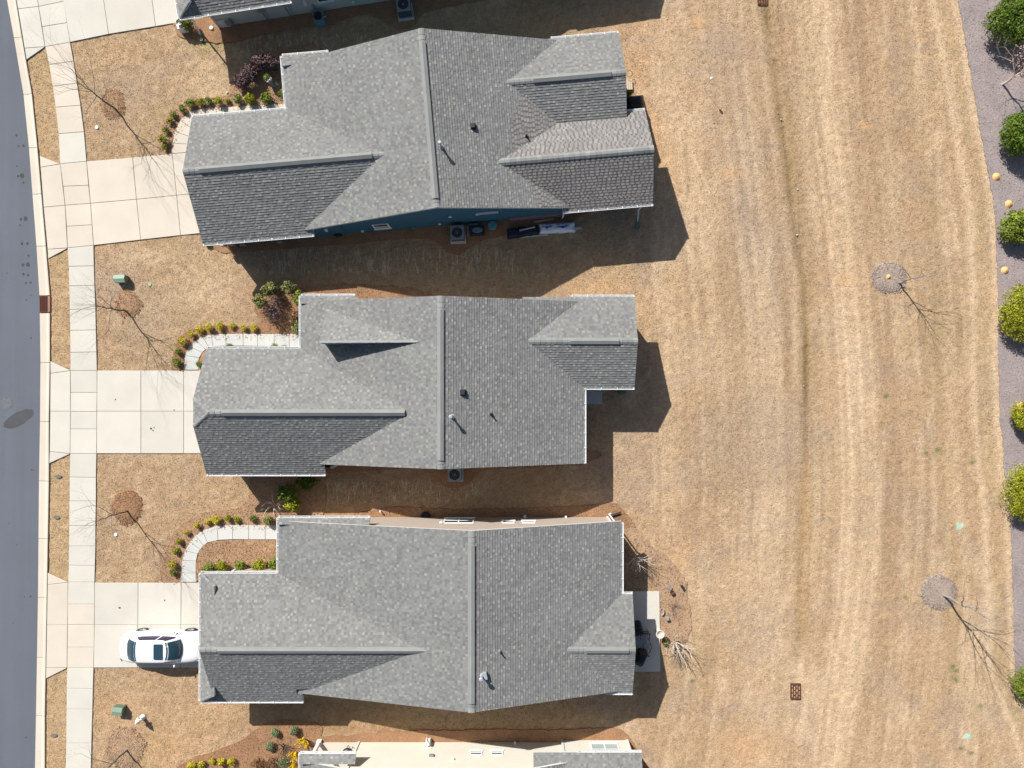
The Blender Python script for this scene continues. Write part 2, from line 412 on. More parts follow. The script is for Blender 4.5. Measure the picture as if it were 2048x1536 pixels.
def inpoly(q, P):
    x, y = q[:, 0], q[:, 1]; ins = np.zeros(len(q), bool); j = len(P)-1
    for i in range(len(P)):
        xi, yi, xj, yj = P[i][0], P[i][1], P[j][0], P[j][1]
        if yi != yj:
            c = ((yi > y) != (yj > y)) & (x < (xj-xi)*(y-yi)/(yj-yi)+xi); ins ^= c
        j = i
    return ins
def quads(name, V, m, parent=None, color=None):
    k = len(V); me = bpy.data.meshes.new(name); nv = V.shape[1]
    me.vertices.add(k*nv); me.vertices.foreach_set('co', V.reshape(-1).astype(np.float32))
    me.loops.add(k*nv); me.loops.foreach_set('vertex_index', np.arange(k*nv, dtype=np.int32))
    me.polygons.add(k); me.polygons.foreach_set('loop_start', np.arange(0, k*nv, nv, dtype=np.int32))
    try: me.polygons.foreach_set('loop_total', np.full(k, nv, np.int32))
    except Exception: pass
    if color is not None:
        at = me.attributes.new('Col', 'FLOAT_COLOR', 'POINT'); at.data.foreach_set('color', color.reshape(-1).astype(np.float32))
    me.materials.append(m); me.update(calc_edges=True); me.validate()
    o = bpy.data.objects.new(name, me); COL.objects.link(o)
    if parent: o.parent = parent
    return o
def bed_obj(poly, m='mulch', z=.035, seed=0, smooth=True, nchips=0, amp=.05, name='mulch_bed', cm='needle'):
    p = catmull(poly) if smooth else poly
    P = ragged(p, seed=seed, amp=amp); mb = MB()
    mb.prism([(q.x, q.y) for q in P], -.06, z)
    o = mb.build(name, M[m]); tag(o, kind='structure'); POLY_BED.append([(q.x, q.y) for q in P])
    if nchips: chips([(q.x, q.y) for q in P], nchips, M[cm], z, o, seed=seed+5)
    return o
# fronts of houses
bed_obj([(318,309),(317,285),(322,262),(333,238),(350,220),(372,205),(398,197),(430,195),(455,190),(462,170),(478,148),(500,125),(520,108),(560,100),(640,98),(640,255),(470,225),(400,232),(365,262),(352,290),(349,309)], 'mulch_o', seed=1, nchips=9000)
bed_obj([(346,741),(344,722),(350,700),(358,680),(372,664),(395,654),(430,650),(470,652),(505,652),(520,640),(508,622),(512,600),(520,585),(600,575),(720,570),(860,590),(860,660),(640,680),(460,680),(405,680),(380,700),(374,741)], 'mulch', seed=2, nchips=9000)
bed_obj([(397,741),(398,722),(404,706),(415,697),(640,692),(640,735),(420,735),(412,741)], 'mulch_o', z=.032, seed=12, smooth=False)
bed_obj([(322,1163),(322,1135),(328,1110),(338,1085),(352,1060),(375,1040),(402,1027),(440,1020),(470,1018),(492,1003),(500,985),(500,960),(512,940),(640,935),(640,1045),(560,1060),(430,1062),(395,1085),(375,1110),(367,1163)], 'mulch_o', seed=3, nchips=9000)
bed_obj([(392,1163),(392,1125),(398,1103),(412,1087),(436,1081),(640,1080),(640,1190),(405,1190),(403,1163)], 'mulch_o', z=.034, seed=4, smooth=False, nchips=5000)
bed_obj([(330,1600),(345,1545),(380,1518),(430,1502),(480,1480),(510,1458),(540,1446),(580,1440),(640,1450),(640,1490),(650,1600)], 'mulch', seed=5, nchips=6000)
# strips along the walls
bed_obj([(360,38),(352,55),(358,72),(390,80),(420,85),(470,84),(540,68),(600,56),(660,50),(700,36),(735,30),(770,45),(800,58),(830,48),(860,22),(1000,-10),(1000,-60),(500,20)], 'mulch', z=.038, seed=6)
bed_obj([(405,470),(430,500),(460,505),(540,500),(640,492),(700,490),(780,480),(850,478),(872,486),(895,502),(915,510),(935,500),(955,486),(978,478),(1010,470),(1150,440),(1150,400),(700,420),(420,455)], 'mulch', z=.038, seed=7)
bed_obj([(640,925),(640,946),(780,940),(845,938),(868,955),(885,970),(910,976),(935,968),(955,950),(985,938),(1160,928),(1160,900),(660,900)], 'mulch', z=.038, seed=8)
bed_obj([(560,1028),(620,1030),(700,1030),(745,1020),(800,1014),(900,1018),(1050,1016),(1160,1012),(1200,1008),(1235,1008),(1256,1030),(1262,1048),(1240,1058),(1100,1056),(640,1060)], 'mulch', z=.038, seed=9, nchips=5000)
bed_obj([(1210,1040),(1262,1040),(1280,1066),(1300,1088),(1330,1108),(1355,1140),(1372,1165),(1378,1200),(1380,1250),(1372,1285),(1350,1305),(1334,1312),(1322,1300),(1318,1260),(1270,1250),(1210,1250),(1205,1150)], 'mulch_faint', z=.032, seed=29, nchips=5000, amp=.10)
bed_obj([(620,1482),(700,1470),(800,1462),(900,1460),(1000,1458),(1100,1460),(1180,1456),(1240,1458),(1262,1480),(1280,1510),(1300,1560),(1200,1560),(700,1560)], 'mulch', z=.036, seed=10)
# grey mulch along the back
gl = [(1895,-120),(1915,0),(1925,50),(1937,120),(1953,220),(1968,300),(1978,350),(1987,400),(1991,450),(1993,520),(1996,600),(1997,700),(1998,790),(2000,850),(2008,900),(2007,932),(2013,965),(2019,1010),(2022,1080),(2026,1200),(2028,1300),(2031,1345),(2048,1390),(2075,1450),(2120,1600)]
bed_obj(gl+[(2500,1600),(2500,-120)], 'mulch_grey', z=.035, seed=11, smooth=False, amp=.06, nchips=22000, cm='mulch_grey')
# tree rings
def ring(px, py, rx, ry, m='mulch', seed=0, z=.042, name='mulch_ring'):
    n = 26; pts = []
    for k in range(n):
        t = 2*math.pi*k/n; pts.append((px+rx*math.cos(t), py+ry*math.sin(t)))
    P = ragged(pts, seed=seed, amp=.11, step=.08); mb = MB(); c = G(px, py)
    nn = len(P); out = [(q.x, q.y, -.02) for q in P]; mid = [(c.x+(q.x-c.x)*.85, c.y+(q.y-c.y)*.85, z) for q in P]; inn = [(c.x+(q.x-c.x)*.4, c.y+(q.y-c.y)*.4, z+.02) for q in P]
    mb.add(out+mid+inn, [(i, (i+1)%nn, nn+(i+1)%nn, nn+i) for i in range(nn)]+[(nn+i, nn+(i+1)%nn, 2*nn+(i+1)%nn, 2*nn+i) for i in range(nn)]+[tuple(range(2*nn, 3*nn))])
    o = mb.build(name, M[m], smooth=True); tag(o, kind='structure'); POLY_BED.append([(q.x, q.y) for q in P])
    chips([(q.x, q.y) for q in P], int(rx*ry*1.2), M[m if m != 'mulch_o' else 'needle'], z+.01, o, seed=seed)
ring(224,208,27,30,'mulch_o',1); ring(256,608,26,28,'mulch_o',2); ring(254,1014,32,35,'mulch',3); ring(252,1494,40,44,'mulch_faint',4)
ring(1777,555,35,33,'mulch_ring',5); ring(1878,1184,36,36,'mulch_ring',6)

# ------------------------------------------------------------ lawn: one fine sheet, colour from dormant-grass / clay / mowing patterns, with some painted shade
def fbm(x, y, f, seed=0, oct=4):
    out = np.zeros_like(x); amp = 1; tot = 0
    for o_ in range(oct):
        r2 = np.random.default_rng(seed*17+o_); T = r2.uniform(-1, 1, (256, 256))
        X = x*f; Y = y*f; xi = np.floor(X).astype(int); yi = np.floor(Y).astype(int); fx = X-xi; fy = Y-yi
        fx = fx*fx*(3-2*fx); fy = fy*fy*(3-2*fy)
        a = T[xi % 256, yi % 256]; b = T[(xi+1) % 256, yi % 256]; c = T[xi % 256, (yi+1) % 256]; d = T[(xi+1) % 256, (yi+1) % 256]
        out += amp*((a*(1-fx)+b*fx)*(1-fy)+(c*(1-fx)+d*fx)*fy); tot += amp; amp *= .55; f *= 2.1
    return out/tot
def gauss(d, w_): return np.exp(-(d/w_)**2)
SWY = [0,60,130,230,330,430,560,700,900,1100,1250,1400,1536]; SWX = [1527,1536,1548,1560,1575,1585,1608,1612,1612,1606,1600,1596,1590]
def lawn_color(px, py):
    """px,py in photograph pixels (ground)"""
    x = px/S; y = py/S
    n1 = fbm(x, y, .25, 1); n2 = fbm(x, y, 1.1, 2); n3 = fbm(x, y, 4.0, 3); n4 = fbm(x, y, 2.2, 9); bk = (px > 1300); n2 = np.where(bk, fbm(x*1.5, y*.42, 1.0, 51), n2*.8); n4 = np.where(bk, fbm(x*2.0, y*.7, 1.0, 52)*.8, n4*.8)
    base = np.array([.420, .286, .170]); c = np.ones(px.shape+(3,))*base
    olive = np.array([.365,.265,.143]); brown = np.array([.335,.225,.135]); pale = np.array([.56,.415,.27]); clay = np.array([.56,.33,.16]); green = np.array([.22,.25,.08])
    greyb = np.array([.345,.26,.19])
    def mix(c, t, a): a = np.clip(a, 0, 1)[..., None]; return c*(1-a)+t*a
    c = mix(c, olive, .12+n1*.9)
    c = mix(c, brown, np.clip(n4*1.9-.12, 0, .6)); c = mix(c, greyb, np.clip(fbm(x, y, .55, 61)*1.8-.15, 0, .5)); c = mix(c, brown*.85, .5*np.clip(fbm(x, y, 3.2, 62)*3-.9, 0, 1))
    c = mix(c, pale, np.clip(n2*1.5-.15, 0, .55))
    sw_ = np.interp(py, SWY, SWX); d = px-sw_
    t2 = np.interp(py, [-100,0,200,400,600,800,1000,1200,1400,1536], [1632,1640,1655,1682,1702,1715,1720,1708,1678,1660]); d2 = px-t2
    wob = fbm(x*.2, y*.35, 1.0, 5)*7; rag = .8+.5*fbm(x*2.2, y*.5, 1.0, 31)+.7*fbm(x*.6, y*.12, 1.0, 32)
    back = px > 1300
    up = np.clip((760-py)/260, 0, 1)
    c = mix(c, pale*1.04, .48*gauss(d2+wob*.3, 34)*back*rag)
    c = mix(c, pale*1.1, (.7*gauss(d2+16+wob*.12, 4)+.7*gauss(d2-8+wob*.12, 5)+.6*gauss(d2-33+wob*.12, 4)+.5*gauss(d2+32+wob*.12, 4))*back*np.clip(rag, .6, 1.2))
    c = mix(c, brown, (.32+.55*up)*gauss(d2-76-wob, 36)*back*rag)
    c = mix(c, brown, .45*up*gauss(d-22, 24)*back*rag)
    c = mix(c, greyb*.92, .85*gauss(d+85+wob, 48)*back*np.clip(1.25-np.abs(py-430)/420, .15, 1)*rag)
    c = mix(c, pale, .42*gauss(d+190, 60)*back*np.clip(1.1-np.abs(py-300)/500, .1, 1)*rag)
    c = mix(c, pale, .30*gauss(d+60+wob*2, 55)*back*(py > 980)*rag)
    c = mix(c, greyb, .6*np.clip((px-1220)/60, 0, 1)*np.clip((1600-px)/50, 0, 1)*np.clip((py-790)/60, 0, 1)*np.clip((982+wob*.7-py)/5, 0, 1)*(.55+1.0*n2))
    c = mix(c, pale, .22*np.clip(np.sin((d+wob*1.2)*2*np.pi/29), 0, 1)*back*np.clip(rag, 0, 1.3)*np.clip(.6+n1*2, 0, 1))
    st = np.clip(fbm((px-t2)/8.0, py/520, 1.0, 81, 3)*1.6, -1, 1); st2 = np.clip(fbm((px-t2)/26.0, py/900, 1.0, 83, 2)*1.5, -1, 1)
    pat = np.clip(.75+n1*1.6+.6*fbm(x, y*.5, .5, 91), .15, 1.3)
    c = mix(c, pale*1.06, .38*np.clip(st, 0, 1)*back*pat); c = mix(c, brown*.95, .36*np.clip(-st, 0, 1)*back*pat)
    c = mix(c, pale, .32*np.clip(st2, 0, 1)*back*pat); c = mix(c, brown, .35*np.clip(-st2, 0, 1)*back*pat)
    # faint raked swirls in the front lawns
    sw2 = np.sin((y*1.6+fbm(x, y, .5, 41)*7+x*.5)*2.1)
    c = mix(c, brown, .42*np.clip(sw2, 0, 1)*(px < 700)); c = mix(c, pale, .34*np.clip(-sw2, 0, 1)*(px < 700)); c = mix(c, brown, .32*(px < 640)); c = mix(c, olive, .3*np.clip(fbm(x, y, .8, 71)*2.5, 0, 1)*(px < 700))
    # swale line itself
    c = mix(c, np.array([.29,.20,.10]), .68*gauss(d-4+wob*.3, 16)*(.9+1.0*n2)*np.clip((1320-py)/60, 0, 1)); c = mix(c, np.array([.21,.14,.07]), .72*gauss(d+wob*.3, 5)*(.9+1.6*n2)*np.clip((1100-py)/200, .15, 1)*(py < 1300))
    c = mix(c, clay, .38*gauss(d-1, 8)*np.clip((py-850)/100, 0, 1)*np.clip((1270-py)/60, 0, 1)*(.6+1.2*n2))
    c = mix(c, pale, .35*gauss(d+20, 8)*np.clip((900-py)/200, 0, 1)*rag)
    # edge of the back bed: pale lines parallel to it
    ge = np.interp(py, [p[1] for p in gl], [p[0] for p in gl]); e = ge-px
    c = mix(c, pale, .75*gauss(e-6, 7)); c = mix(c, pale, .75*gauss(e-50, 8)); c = mix(c, olive, .5*gauss(e-28, 11)); c = mix(c, pale, .3*gauss(e-95, 10)); c = mix(c, olive, .35*gauss(e-120, 14))
    # clay and worn patches
    def spot(cx, cy, rx, ry, t, a):
        nonlocal c
        q = ((px-cx)/rx)**2+((py-cy)/ry)**2
        c = mix(c, t, a*np.exp(-q)*(1+n3*.8))
    for s_ in [(1397,47,9,11,clay,.9),(1727,250,12,9,clay,.6),(1690,560,22,22,clay,.35),(1460,345,22,14,clay,.4),(1445,408,5,4,clay,.6),(1500,1500,60,40,clay,.45),(1422,583,10,8,clay,.3),
               (1940,55,12,8,clay,.8),(1200,575,60,18,clay,.3),(1270,150,40,60,clay,.25),(1330,330,40,60,clay,.22),(1280,45,50,22,clay,.3),(700,588,120,12,clay,.5),(640,1020,110,8,clay,.6),
               (235,185,60,50,greyb,.5),(240,580,60,50,greyb,.4),(300,640,50,60,greyb,.35),(320,240,40,40,brown,.3),(240,1420,60,50,clay,.25),(330,1500,90,40,clay,.35),(420,1440,80,40,clay,.2),
               (400,600,60,20,pale,.45),(420,560,80,30,pale,.35),(290,510,80,18,pale,.3),(300,950,100,14,brown,.35),(300,1360,90,16,olive,.35),(430,180,60,50,pale,.4),(240,110,60,25,clay,.2),
               (400,60,40,30,green,.35),(420,85,30,12,green,.35),(1550,900,90,60,greyb,.5),(1520,820,80,40,greyb,.4),(1480,960,110,25,brown,.3),(1400,720,90,60,pale,.3),(1400,1180,90,70,pale,.35),
               (1800,270,22,16,brown,.55),(1820,340,20,30,brown,.3),(1705,70,30,20,brown,.5),(1470,90,60,30,greyb,.5),(1750,420,40,80,brown,.35),(1560,480,50,60,greyb,.4),(1640,640,30,30,pale,.3),
               (1780,1100,40,90,brown,.25),(1840,1350,60,50,brown,.3),(1600,1345,26,22,pale,.7),(1612,1335,5,16,brown,.7),(1360,400,8,12,pale,.5),(1330,390,14,8,pale,.5),(1350,1120,30,26,clay,.4),
               (1390,1300,50,60,olive,.2),(1255,215,20,50,clay,.5),(1310,260,25,40,clay,.35)]:
        spot(*s_)
    # shade between the houses put into the lawn colour as darker, browner bands
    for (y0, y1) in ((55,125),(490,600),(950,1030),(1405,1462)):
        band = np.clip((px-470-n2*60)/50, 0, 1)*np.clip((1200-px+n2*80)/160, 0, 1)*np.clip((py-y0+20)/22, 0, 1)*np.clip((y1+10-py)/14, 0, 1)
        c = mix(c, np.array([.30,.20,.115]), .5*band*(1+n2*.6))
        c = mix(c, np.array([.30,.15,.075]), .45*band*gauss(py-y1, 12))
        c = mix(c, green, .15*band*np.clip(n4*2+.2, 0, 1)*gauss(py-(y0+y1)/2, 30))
    # turquoise marking paint
    for cx, cy, rx, ry in [(1919,1052,6,7),(1935,1473,7,6)]:
        q = ((px-cx)/rx)**2+((py-cy)/ry)**2; c = mix(c, np.array([.36,.60,.50]), .7*(q < 1+n3*.6))
    c = mix(c, np.array([.30,.44,.36]), .35*(((px-1935)/3)**2+((py-1243)/5)**2 < 1))
    for cx, cy in [(1852,906),(1876,900),(1912,1342),(1911,1360),(1962,1412),(1922,1497),(1944,1506),(1385,1363),(1945,925),(1812,1195),(1772,793),(1906,1333)]:
        q = ((px-cx)/5)**2+((py-cy)/4)**2; c = mix(c, np.array([.07,.13,.03]), .8*np.exp(-q))
    for (ax, ay), (bx, by) in [((1305,256),(1362,254)),((1362,254),(1420,385)),((1372,262),(1376,400))]:
        L2 = (bx-ax)**2+(by-ay)**2; t = np.clip(((px-ax)*(bx-ax)+(py-ay)*(by-ay))/L2, 0, 1); dd = np.hypot(px-ax-t*(bx-ax), py-ay-t*(by-ay)); c = mix(c, pale*1.1 if bx != 1376 else brown, .6*gauss(dd, 2.6))
    # verges a touch more golden
    c = mix(c, np.array([.43,.30,.16]), .5*(px < 140))
    c *= (1+n3[..., None]*.10)*(1+fbm(x, y, 8, 11, 2)[..., None]*.20)
    return np.clip(c, .01, 1)
def wig_mask(px, py):
    m = np.zeros_like(px)
    for (x0, x1, y0, y1) in ((440,900,60,118),(480,1120,492,556),(560,1000,955,1010)):
        m = np.maximum(m, np.clip((px-x0)/40, 0, 1)*np.clip((x1-px)/60, 0, 1)*np.clip((py-y0)/10, 0, 1)*np.clip((y1-py)/14, 0, 1))
    return m
def lawn_height(px, py):
    x = px/S; y = py/S
    z = fbm(x, y, 4.5, 21, 3)*.024+fbm(x, y, 1.2, 22, 2)*.012-.016
    sw_ = np.interp(py, [0,60,130,230,330,430,560,700,900,1100,1250,1400,1536], [1527,1536,1548,1560,1575,1585,1608,1612,1612,1606,1600,1596,1590])
    z -= .05*gauss(px-sw_, 11)*(px > 1300)
    return z
step = .10
gx = np.arange(-33, 33+step, step); gy = np.arange(-25, 25+step, step)
X, Y = np.meshgrid(gx, gy, indexing='ij'); PX = X*S+1024; PY = 768-Y*S
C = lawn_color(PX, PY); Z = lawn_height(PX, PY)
roadm = PX < np.interp(PY, [a for a, _ in ys_out], [b for _, b in ys_out])-1.5
Z = np.where(roadm, -.35, Z)
nx, ny = X.shape
me = bpy.data.meshes.new('lawn'); V = np.stack([X, Y, Z], -1).reshape(-1, 3)
me.vertices.add(len(V)); me.vertices.foreach_set('co', V.reshape(-1).astype(np.float32))
I = np.arange(nx*ny).reshape(nx, ny); F = np.stack([I[:-1, :-1], I[1:, :-1], I[1:, 1:], I[:-1, 1:]], -1).reshape(-1, 4)
me.loops.add(F.size); me.loops.foreach_set('vertex_index', F.reshape(-1).astype(np.int32))
me.polygons.add(len(F)); me.polygons.foreach_set('loop_start', np.arange(0, F.size, 4, dtype=np.int32))
at = me.attributes.new('Col', 'FLOAT_COLOR', 'POINT'); cc = np.concatenate([C.reshape(-1, 3), np.ones((nx*ny, 1))], 1); at.data.foreach_set('color', cc.reshape(-1).astype(np.float32))
at = me.attributes.new('wig', 'FLOAT', 'POINT'); at.data.foreach_set('value', wig_mask(PX, PY).reshape(-1).astype(np.float32))
me.update(calc_edges=True); me.polygons.foreach_set('use_smooth', np.ones(len(F), bool))
lm = mat('dormant_grass', (.3,.2,.1), .95, .0, 1, .22, 12, 2.0, 15, attr='Col', spec=.1)
nt = lm.node_tree; L = nt.links; b = nt.nodes['Principled BSDF']
src = b.inputs['Base Color'].links[0].from_socket
wa = N(nt, 'ShaderNodeAttribute', attribute_name='wig'); g = N(nt, 'ShaderNodeNewGeometry')
mp = N(nt, 'ShaderNodeMapping'); mp.inputs['Scale'].default_value = (2.6, .5, 1); L.new(g.outputs['Position'], mp.inputs[0])
nn = N(nt, 'ShaderNodeTexNoise'); nn.inputs['Scale'].default_value = 1.0; nn.inputs['Detail'].default_value = 3; nn.inputs['Distortion'].default_value = .8; L.new(mp.outputs[0], nn.inputs['Vector'])
cr = N(nt, 'ShaderNodeValToRGB'); cr.color_ramp.elements[0].position = .47; cr.color_ramp.elements[0].color = (0,0,0,1); cr.color_ramp.elements[1].position = .5; cr.color_ramp.elements[1].color = (1,1,1,1)
e_ = cr.color_ramp.elements.new(.53); e_.color = (0,0,0,1); L.new(nn.outputs['Fac'], cr.inputs[0])
mu = N(nt, 'ShaderNodeMath', operation='MULTIPLY'); L.new(cr.outputs[0], mu.inputs[0]); L.new(wa.outputs['Fac'], mu.inputs[1])
mu2 = N(nt, 'ShaderNodeMath', operation='MULTIPLY'); mu2.inputs[1].default_value = .6; L.new(mu.outputs[0], mu2.inputs[0])
mx = N(nt, 'ShaderNodeMix', data_type='RGBA'); L.new(mu2.outputs[0], mx.inputs[0]); L.new(src, mx.inputs[6]); mx.inputs[7].default_value = (.62,.54,.40,1)
L.new(mx.outputs[2], b.inputs['Base Color'])
me.materials.append(lm)
lawn = bpy.data.objects.new('lawn', me); COL.objects.link(lawn); tag(lawn, kind='structure')
# land beyond the fine sheet
mb = MB(); o4 = [(-33,-25),(33,-25),(33,25),(-33,25)]; far = 450
mb.add([(x, y, -.02) for x, y in o4]+[(-far,-far,-.02),(far,-far,-.02),(far,far,-.02),(-far,far,-.02)], [(0,4,5,1),(1,5,6,2),(2,6,7,3),(3,7,4,0)])
fl = mb.build('ground', mat('ground_far', (.43,.32,.20), .95, .1, .2, .2, 8, 1, 10)); tag(fl, kind='structure')

# ------------------------------------------------------------ houses
EV, PK = 2.65, 5.25
class Frame:
    def __init__(s, deg): s.c = math.cos(R(deg)); s.s = math.sin(R(deg)); s.a = R(deg)
    def W(s, u, v, z=0):
        return Vector(((u*s.c+v*s.s)/S, (u*s.s-v*s.c)/S, z))
    def inv(s, px, py, z):
        r = 1-z/HC; dx, dy = (px-1024)*r, (py-768)*r
        return dx*s.c-dy*s.s, dx*s.s+dy*s.c
    def on_wall_v(s, vw, px, py):
        dx, dy = px-1024, py-768; v = dx*s.s+dy*s.c; r = vw/v
        return (dx*s.c-dy*s.s)*r, (1-r)*HC
def clip_poly(P, Q):
    """clip polygon P to convex Q (both uv lists, Q any winding)"""
    n = len(Q); A = sum(Q[i][0]*Q[(i+1)%n][1]-Q[(i+1)%n][0]*Q[i][1] for i in range(n)); sg = 1 if A > 0 else -1
    out = P
    for i in range(n):
        ax, ay = Q[i]; bx, by = Q[(i+1)%n]; ex, ey = bx-ax, by-ay
        res = []; m = len(out)
        if m == 0: return []
        dd = [sg*(ex*(p[1]-ay)-ey*(p[0]-ax)) for p in out]
        for k in range(m):
            p, q = out[k], out[(k+1)%m]; d0, d1 = dd[k], dd[(k+1)%m]
            if d0 >= 0: res.append(p)
            if (d0 > 0 and d1 < 0) or (d0 < 0 and d1 > 0):
                t = d0/(d0-d1); res.append((p[0]+(q[0]-p[0])*t, p[1]+(q[1]-p[1])*t))
        out = res
    return out
class House:
    def __init__(s, deg, name, label, sid):
        s.F = Frame(deg); s.planes = []; s.root = empty(name, label=label, cat='house'); s.sid = sid
        s.slab = MB(); s.sh = MB(); s.sh2 = MB(); s.cap = MB(); s.vents = []; s.boxes = []
    def plane(s, polys, z, m=0, thick=.15):
        """polys: convex uv polygons sharing one plane; z = (z0,u0,v0,du,dv): z0+du*(u-u0)+dv*(v-v0)"""
        z0, u0, v0, du, dv = z
        zf = lambda u, v: z0+du*(u-u0)+dv*(v-v0)
        if not isinstance(polys[0][0], (tuple, list)): polys = [polys]
        for poly in polys:
            s.planes.append((poly, zf)); n = len(poly)
            A = sum(poly[i][0]*poly[(i+1)%n][1]-poly[(i+1)%n][0]*poly[i][1] for i in range(n))
            if A > 0: poly = poly[::-1]
            T = [s.F.W(u, v, zf(u, v)) for u, v in poly]; B = [p-Vector((0,0,thick)) for p in T]
            s.slab.add(T, [tuple(range(n))], 1)
            s.slab.add(B, [tuple(range(n))[::-1]], 0)
            s.slab.add(T+B, [(i, i+n, (i+1)%n+n, (i+1)%n) for i in range(n)], 0)
            s.shingles(poly, zf, du, dv, s.sh2 if m else s.sh, m)
    def shingles(s, poly, zf, du, dv, mb, m):
        g = math.hypot(du, dv)
        if g == 0: return
        dn = (-du/g, -dv/g); tn = (-dn[1], dn[0])      # downslope, along course
        p = g*S; sl = math.sqrt(1+p*p); course = (.158 if m else .140)*S/sl
        ds = [q[0]*dn[0]+q[1]*dn[1] for q in poly]; ts = [q[0]*tn[0]+q[1]*tn[1] for q in poly]
        dmax, dmin = max(ds), min(ds); r2 = random
        d1 = dmax+.7; row = 0; prev_l = []
        while d1 > dmin:
            d0 = d1-course; cnt_ = 0; cur_l = []; was = False
            band = clip_poly([(dn[0]*d0+tn[0]*a, dn[1]*d0+tn[1]*a) for a in (min(ts)-9, max(ts)+9)]+[(dn[0]*d1+tn[0]*a, dn[1]*d1+tn[1]*a) for a in (max(ts)+9, min(ts)-9)], poly)
            if band:
                bt = [q[0]*tn[0]+q[1]*tn[1] for q in band]; lo, hi = min(bt), max(bt)
                t = lo-r2.uniform(0, 8)
                while t < hi:
                    dk = m and (cnt_ % 2 == 0); cnt_ += 1; w_ = (r2.uniform(3.4, 5.8) if not m else (r2.uniform(2.4, 4.0) if dk else r2.uniform(4.2, 7.2))); t1 = t+w_
                    if not m:
                        dk = (not was) and r2.random() < .24 and not any(a_ < t1 and b2_ > t for a_, b2_ in prev_l)
                        was = dk
                        if dk: cur_l.append((t, t1))
                    quad = [(dn[0]*d0+tn[0]*t, dn[1]*d0+tn[1]*t), (dn[0]*d0+tn[0]*t1, dn[1]*d0+tn[1]*t1), (dn[0]*d1+tn[0]*t1, dn[1]*d1+tn[1]*t1), (dn[0]*d1+tn[0]*t, dn[1]*d1+tn[1]*t)]
                    q = clip_poly(quad, poly)
                    if len(q) >= 3:
                        th = .016+(.010 if r2.random() < .35 else 0)
                        if m: th = .010 if dk else .018
                        elif dk: th = .026
                        n = len(q)
                        dd = [a[0]*dn[0]+a[1]*dn[1] for a in q]
                        top = [s.F.W(a[0], a[1], zf(*a)+.004+th*max(0, (k-d0)/course)) for a, k in zip(q, dd)]
                        o = len(mb.v); mb.v += [tuple(x) for x in top]
                        A = sum(top[i].x*top[(i+1)%n].y-top[(i+1)%n].x*top[i].y for i in range(n))
                        mb.f.append(tuple(range(o, o+n)) if A > 0 else tuple(range(o+n-1, o-1, -1))); mb.m.append(1 if dk else 0)
                        for i in range(n):
                            j = (i+1)%n
                            if dd[i] > d1-.05 and dd[j] > d1-.05:
                                a, b_ = top[i], top[j]; k = len(mb.v)
                                mb.v += [(a.x, a.y, a.z-th-.008), (b_.x, b_.y, b_.z-th-.008)]
                                mb.f.append((o+i, k, k+1, o+j)); mb.m.append(1 if dk else 0)
                    t = t1
            d1 = d0; row += 1; prev_l = cur_l
    def zmax(s, u, v):
        best = None
        for poly, zf in s.planes:
            ins = inpoly(np.array([[u, v]]), np.array(poly))[0]
            if ins:
                z = zf(u, v)
                if best is None or z > best: best = z
        return best if best is not None else EV
    def walls(s, boxes):
        """boxes: u0,v0,u1,v1 - wall tops follow the underside of the roof"""
        for bi, (u0, v0, u1, v1) in enumerate(boxes):
            mb = MB()
            cs = [(u0,v0),(u1,v0),(u1,v1),(u0,v1)]
            for i in range(4):
                a, b_ = cs[i], cs[(i+1)%4]; L2 = math.hypot(b_[0]-a[0], b_[1]-a[1]); n = max(1, int(L2/5))
                pts = []
                for k in range(n+1):
                    u = a[0]+(b_[0]-a[0])*k/n; v = a[1]+(b_[1]-a[1])*k/n
                    uu = min(max(u, u0+.5), u1-.5); vv = min(max(v, v0+.5), v1-.5)
                    pts.append((u, v, s.zmax(uu, vv)-.12))
                o = [s.F.W(u, v, -.05) for u, v, _ in pts]+[s.F.W(u, v, z) for u, v, z in pts]
                mb.add(o, [(k, k+n+1, k+n+2, k+1) for k in range(n)])
            mb.build('wall', M[s.sid], s.root)
            # corner boards
            for (u, v) in cs:
                if any(bj != bi and a0-3 < u < a1+3 and b0-3 < v < b1+3 for bj, (a0, b0, a1, b1) in enumerate(boxes)): continue
                c = MB(); z = min(s.zmax(min(max(u, u0+.5), u1-.5), min(max(v, v0+.5), v1-.5))-.13, 9)
                c.box(s.F.W(u, v, z/2), (.12,.12,z), s.F.a); c.build('corner_board', M['fascia'], s.root)
    def ridge(s, a, b_, w_=.17, vent=None, slope=.33, lift=.02):
        """a,b uvz ends of a ridge; cap shingles one after another"""
        A, B = s.F.W(*a), s.F.W(*b_); d = B-A; L2 = d.length; n = max(1, int(L2/.28)); dn = d.normalized(); side = Vector((-dn.y, dn.x, 0)).normalized()
        for k in range(n):
            p = A+d*(k/n); q = A+d*((k+1.15)/n) if k < n-1 else B
            z0, z1 = lift+.012, lift+.03
            P_ = []
            for pt, zz in ((p, z0), (q, z1)):
                P_ += [pt-side*w_+Vector((0,0,zz-w_*slope)), pt-side*w_*.35+Vector((0,0,zz-w_*.35*slope*.8+.006)), pt+side*w_*.35+Vector((0,0,zz-w_*.35*slope*.8+.006)), pt+side*w_+Vector((0,0,zz-w_*slope))]
            s.cap.add(P_+[P_[4]-Vector((0,0,.03)), P_[7]-Vector((0,0,.03))], [(0,1,5,4),(1,2,6,5),(2,3,7,6),(4,5,6,7,9,8)])
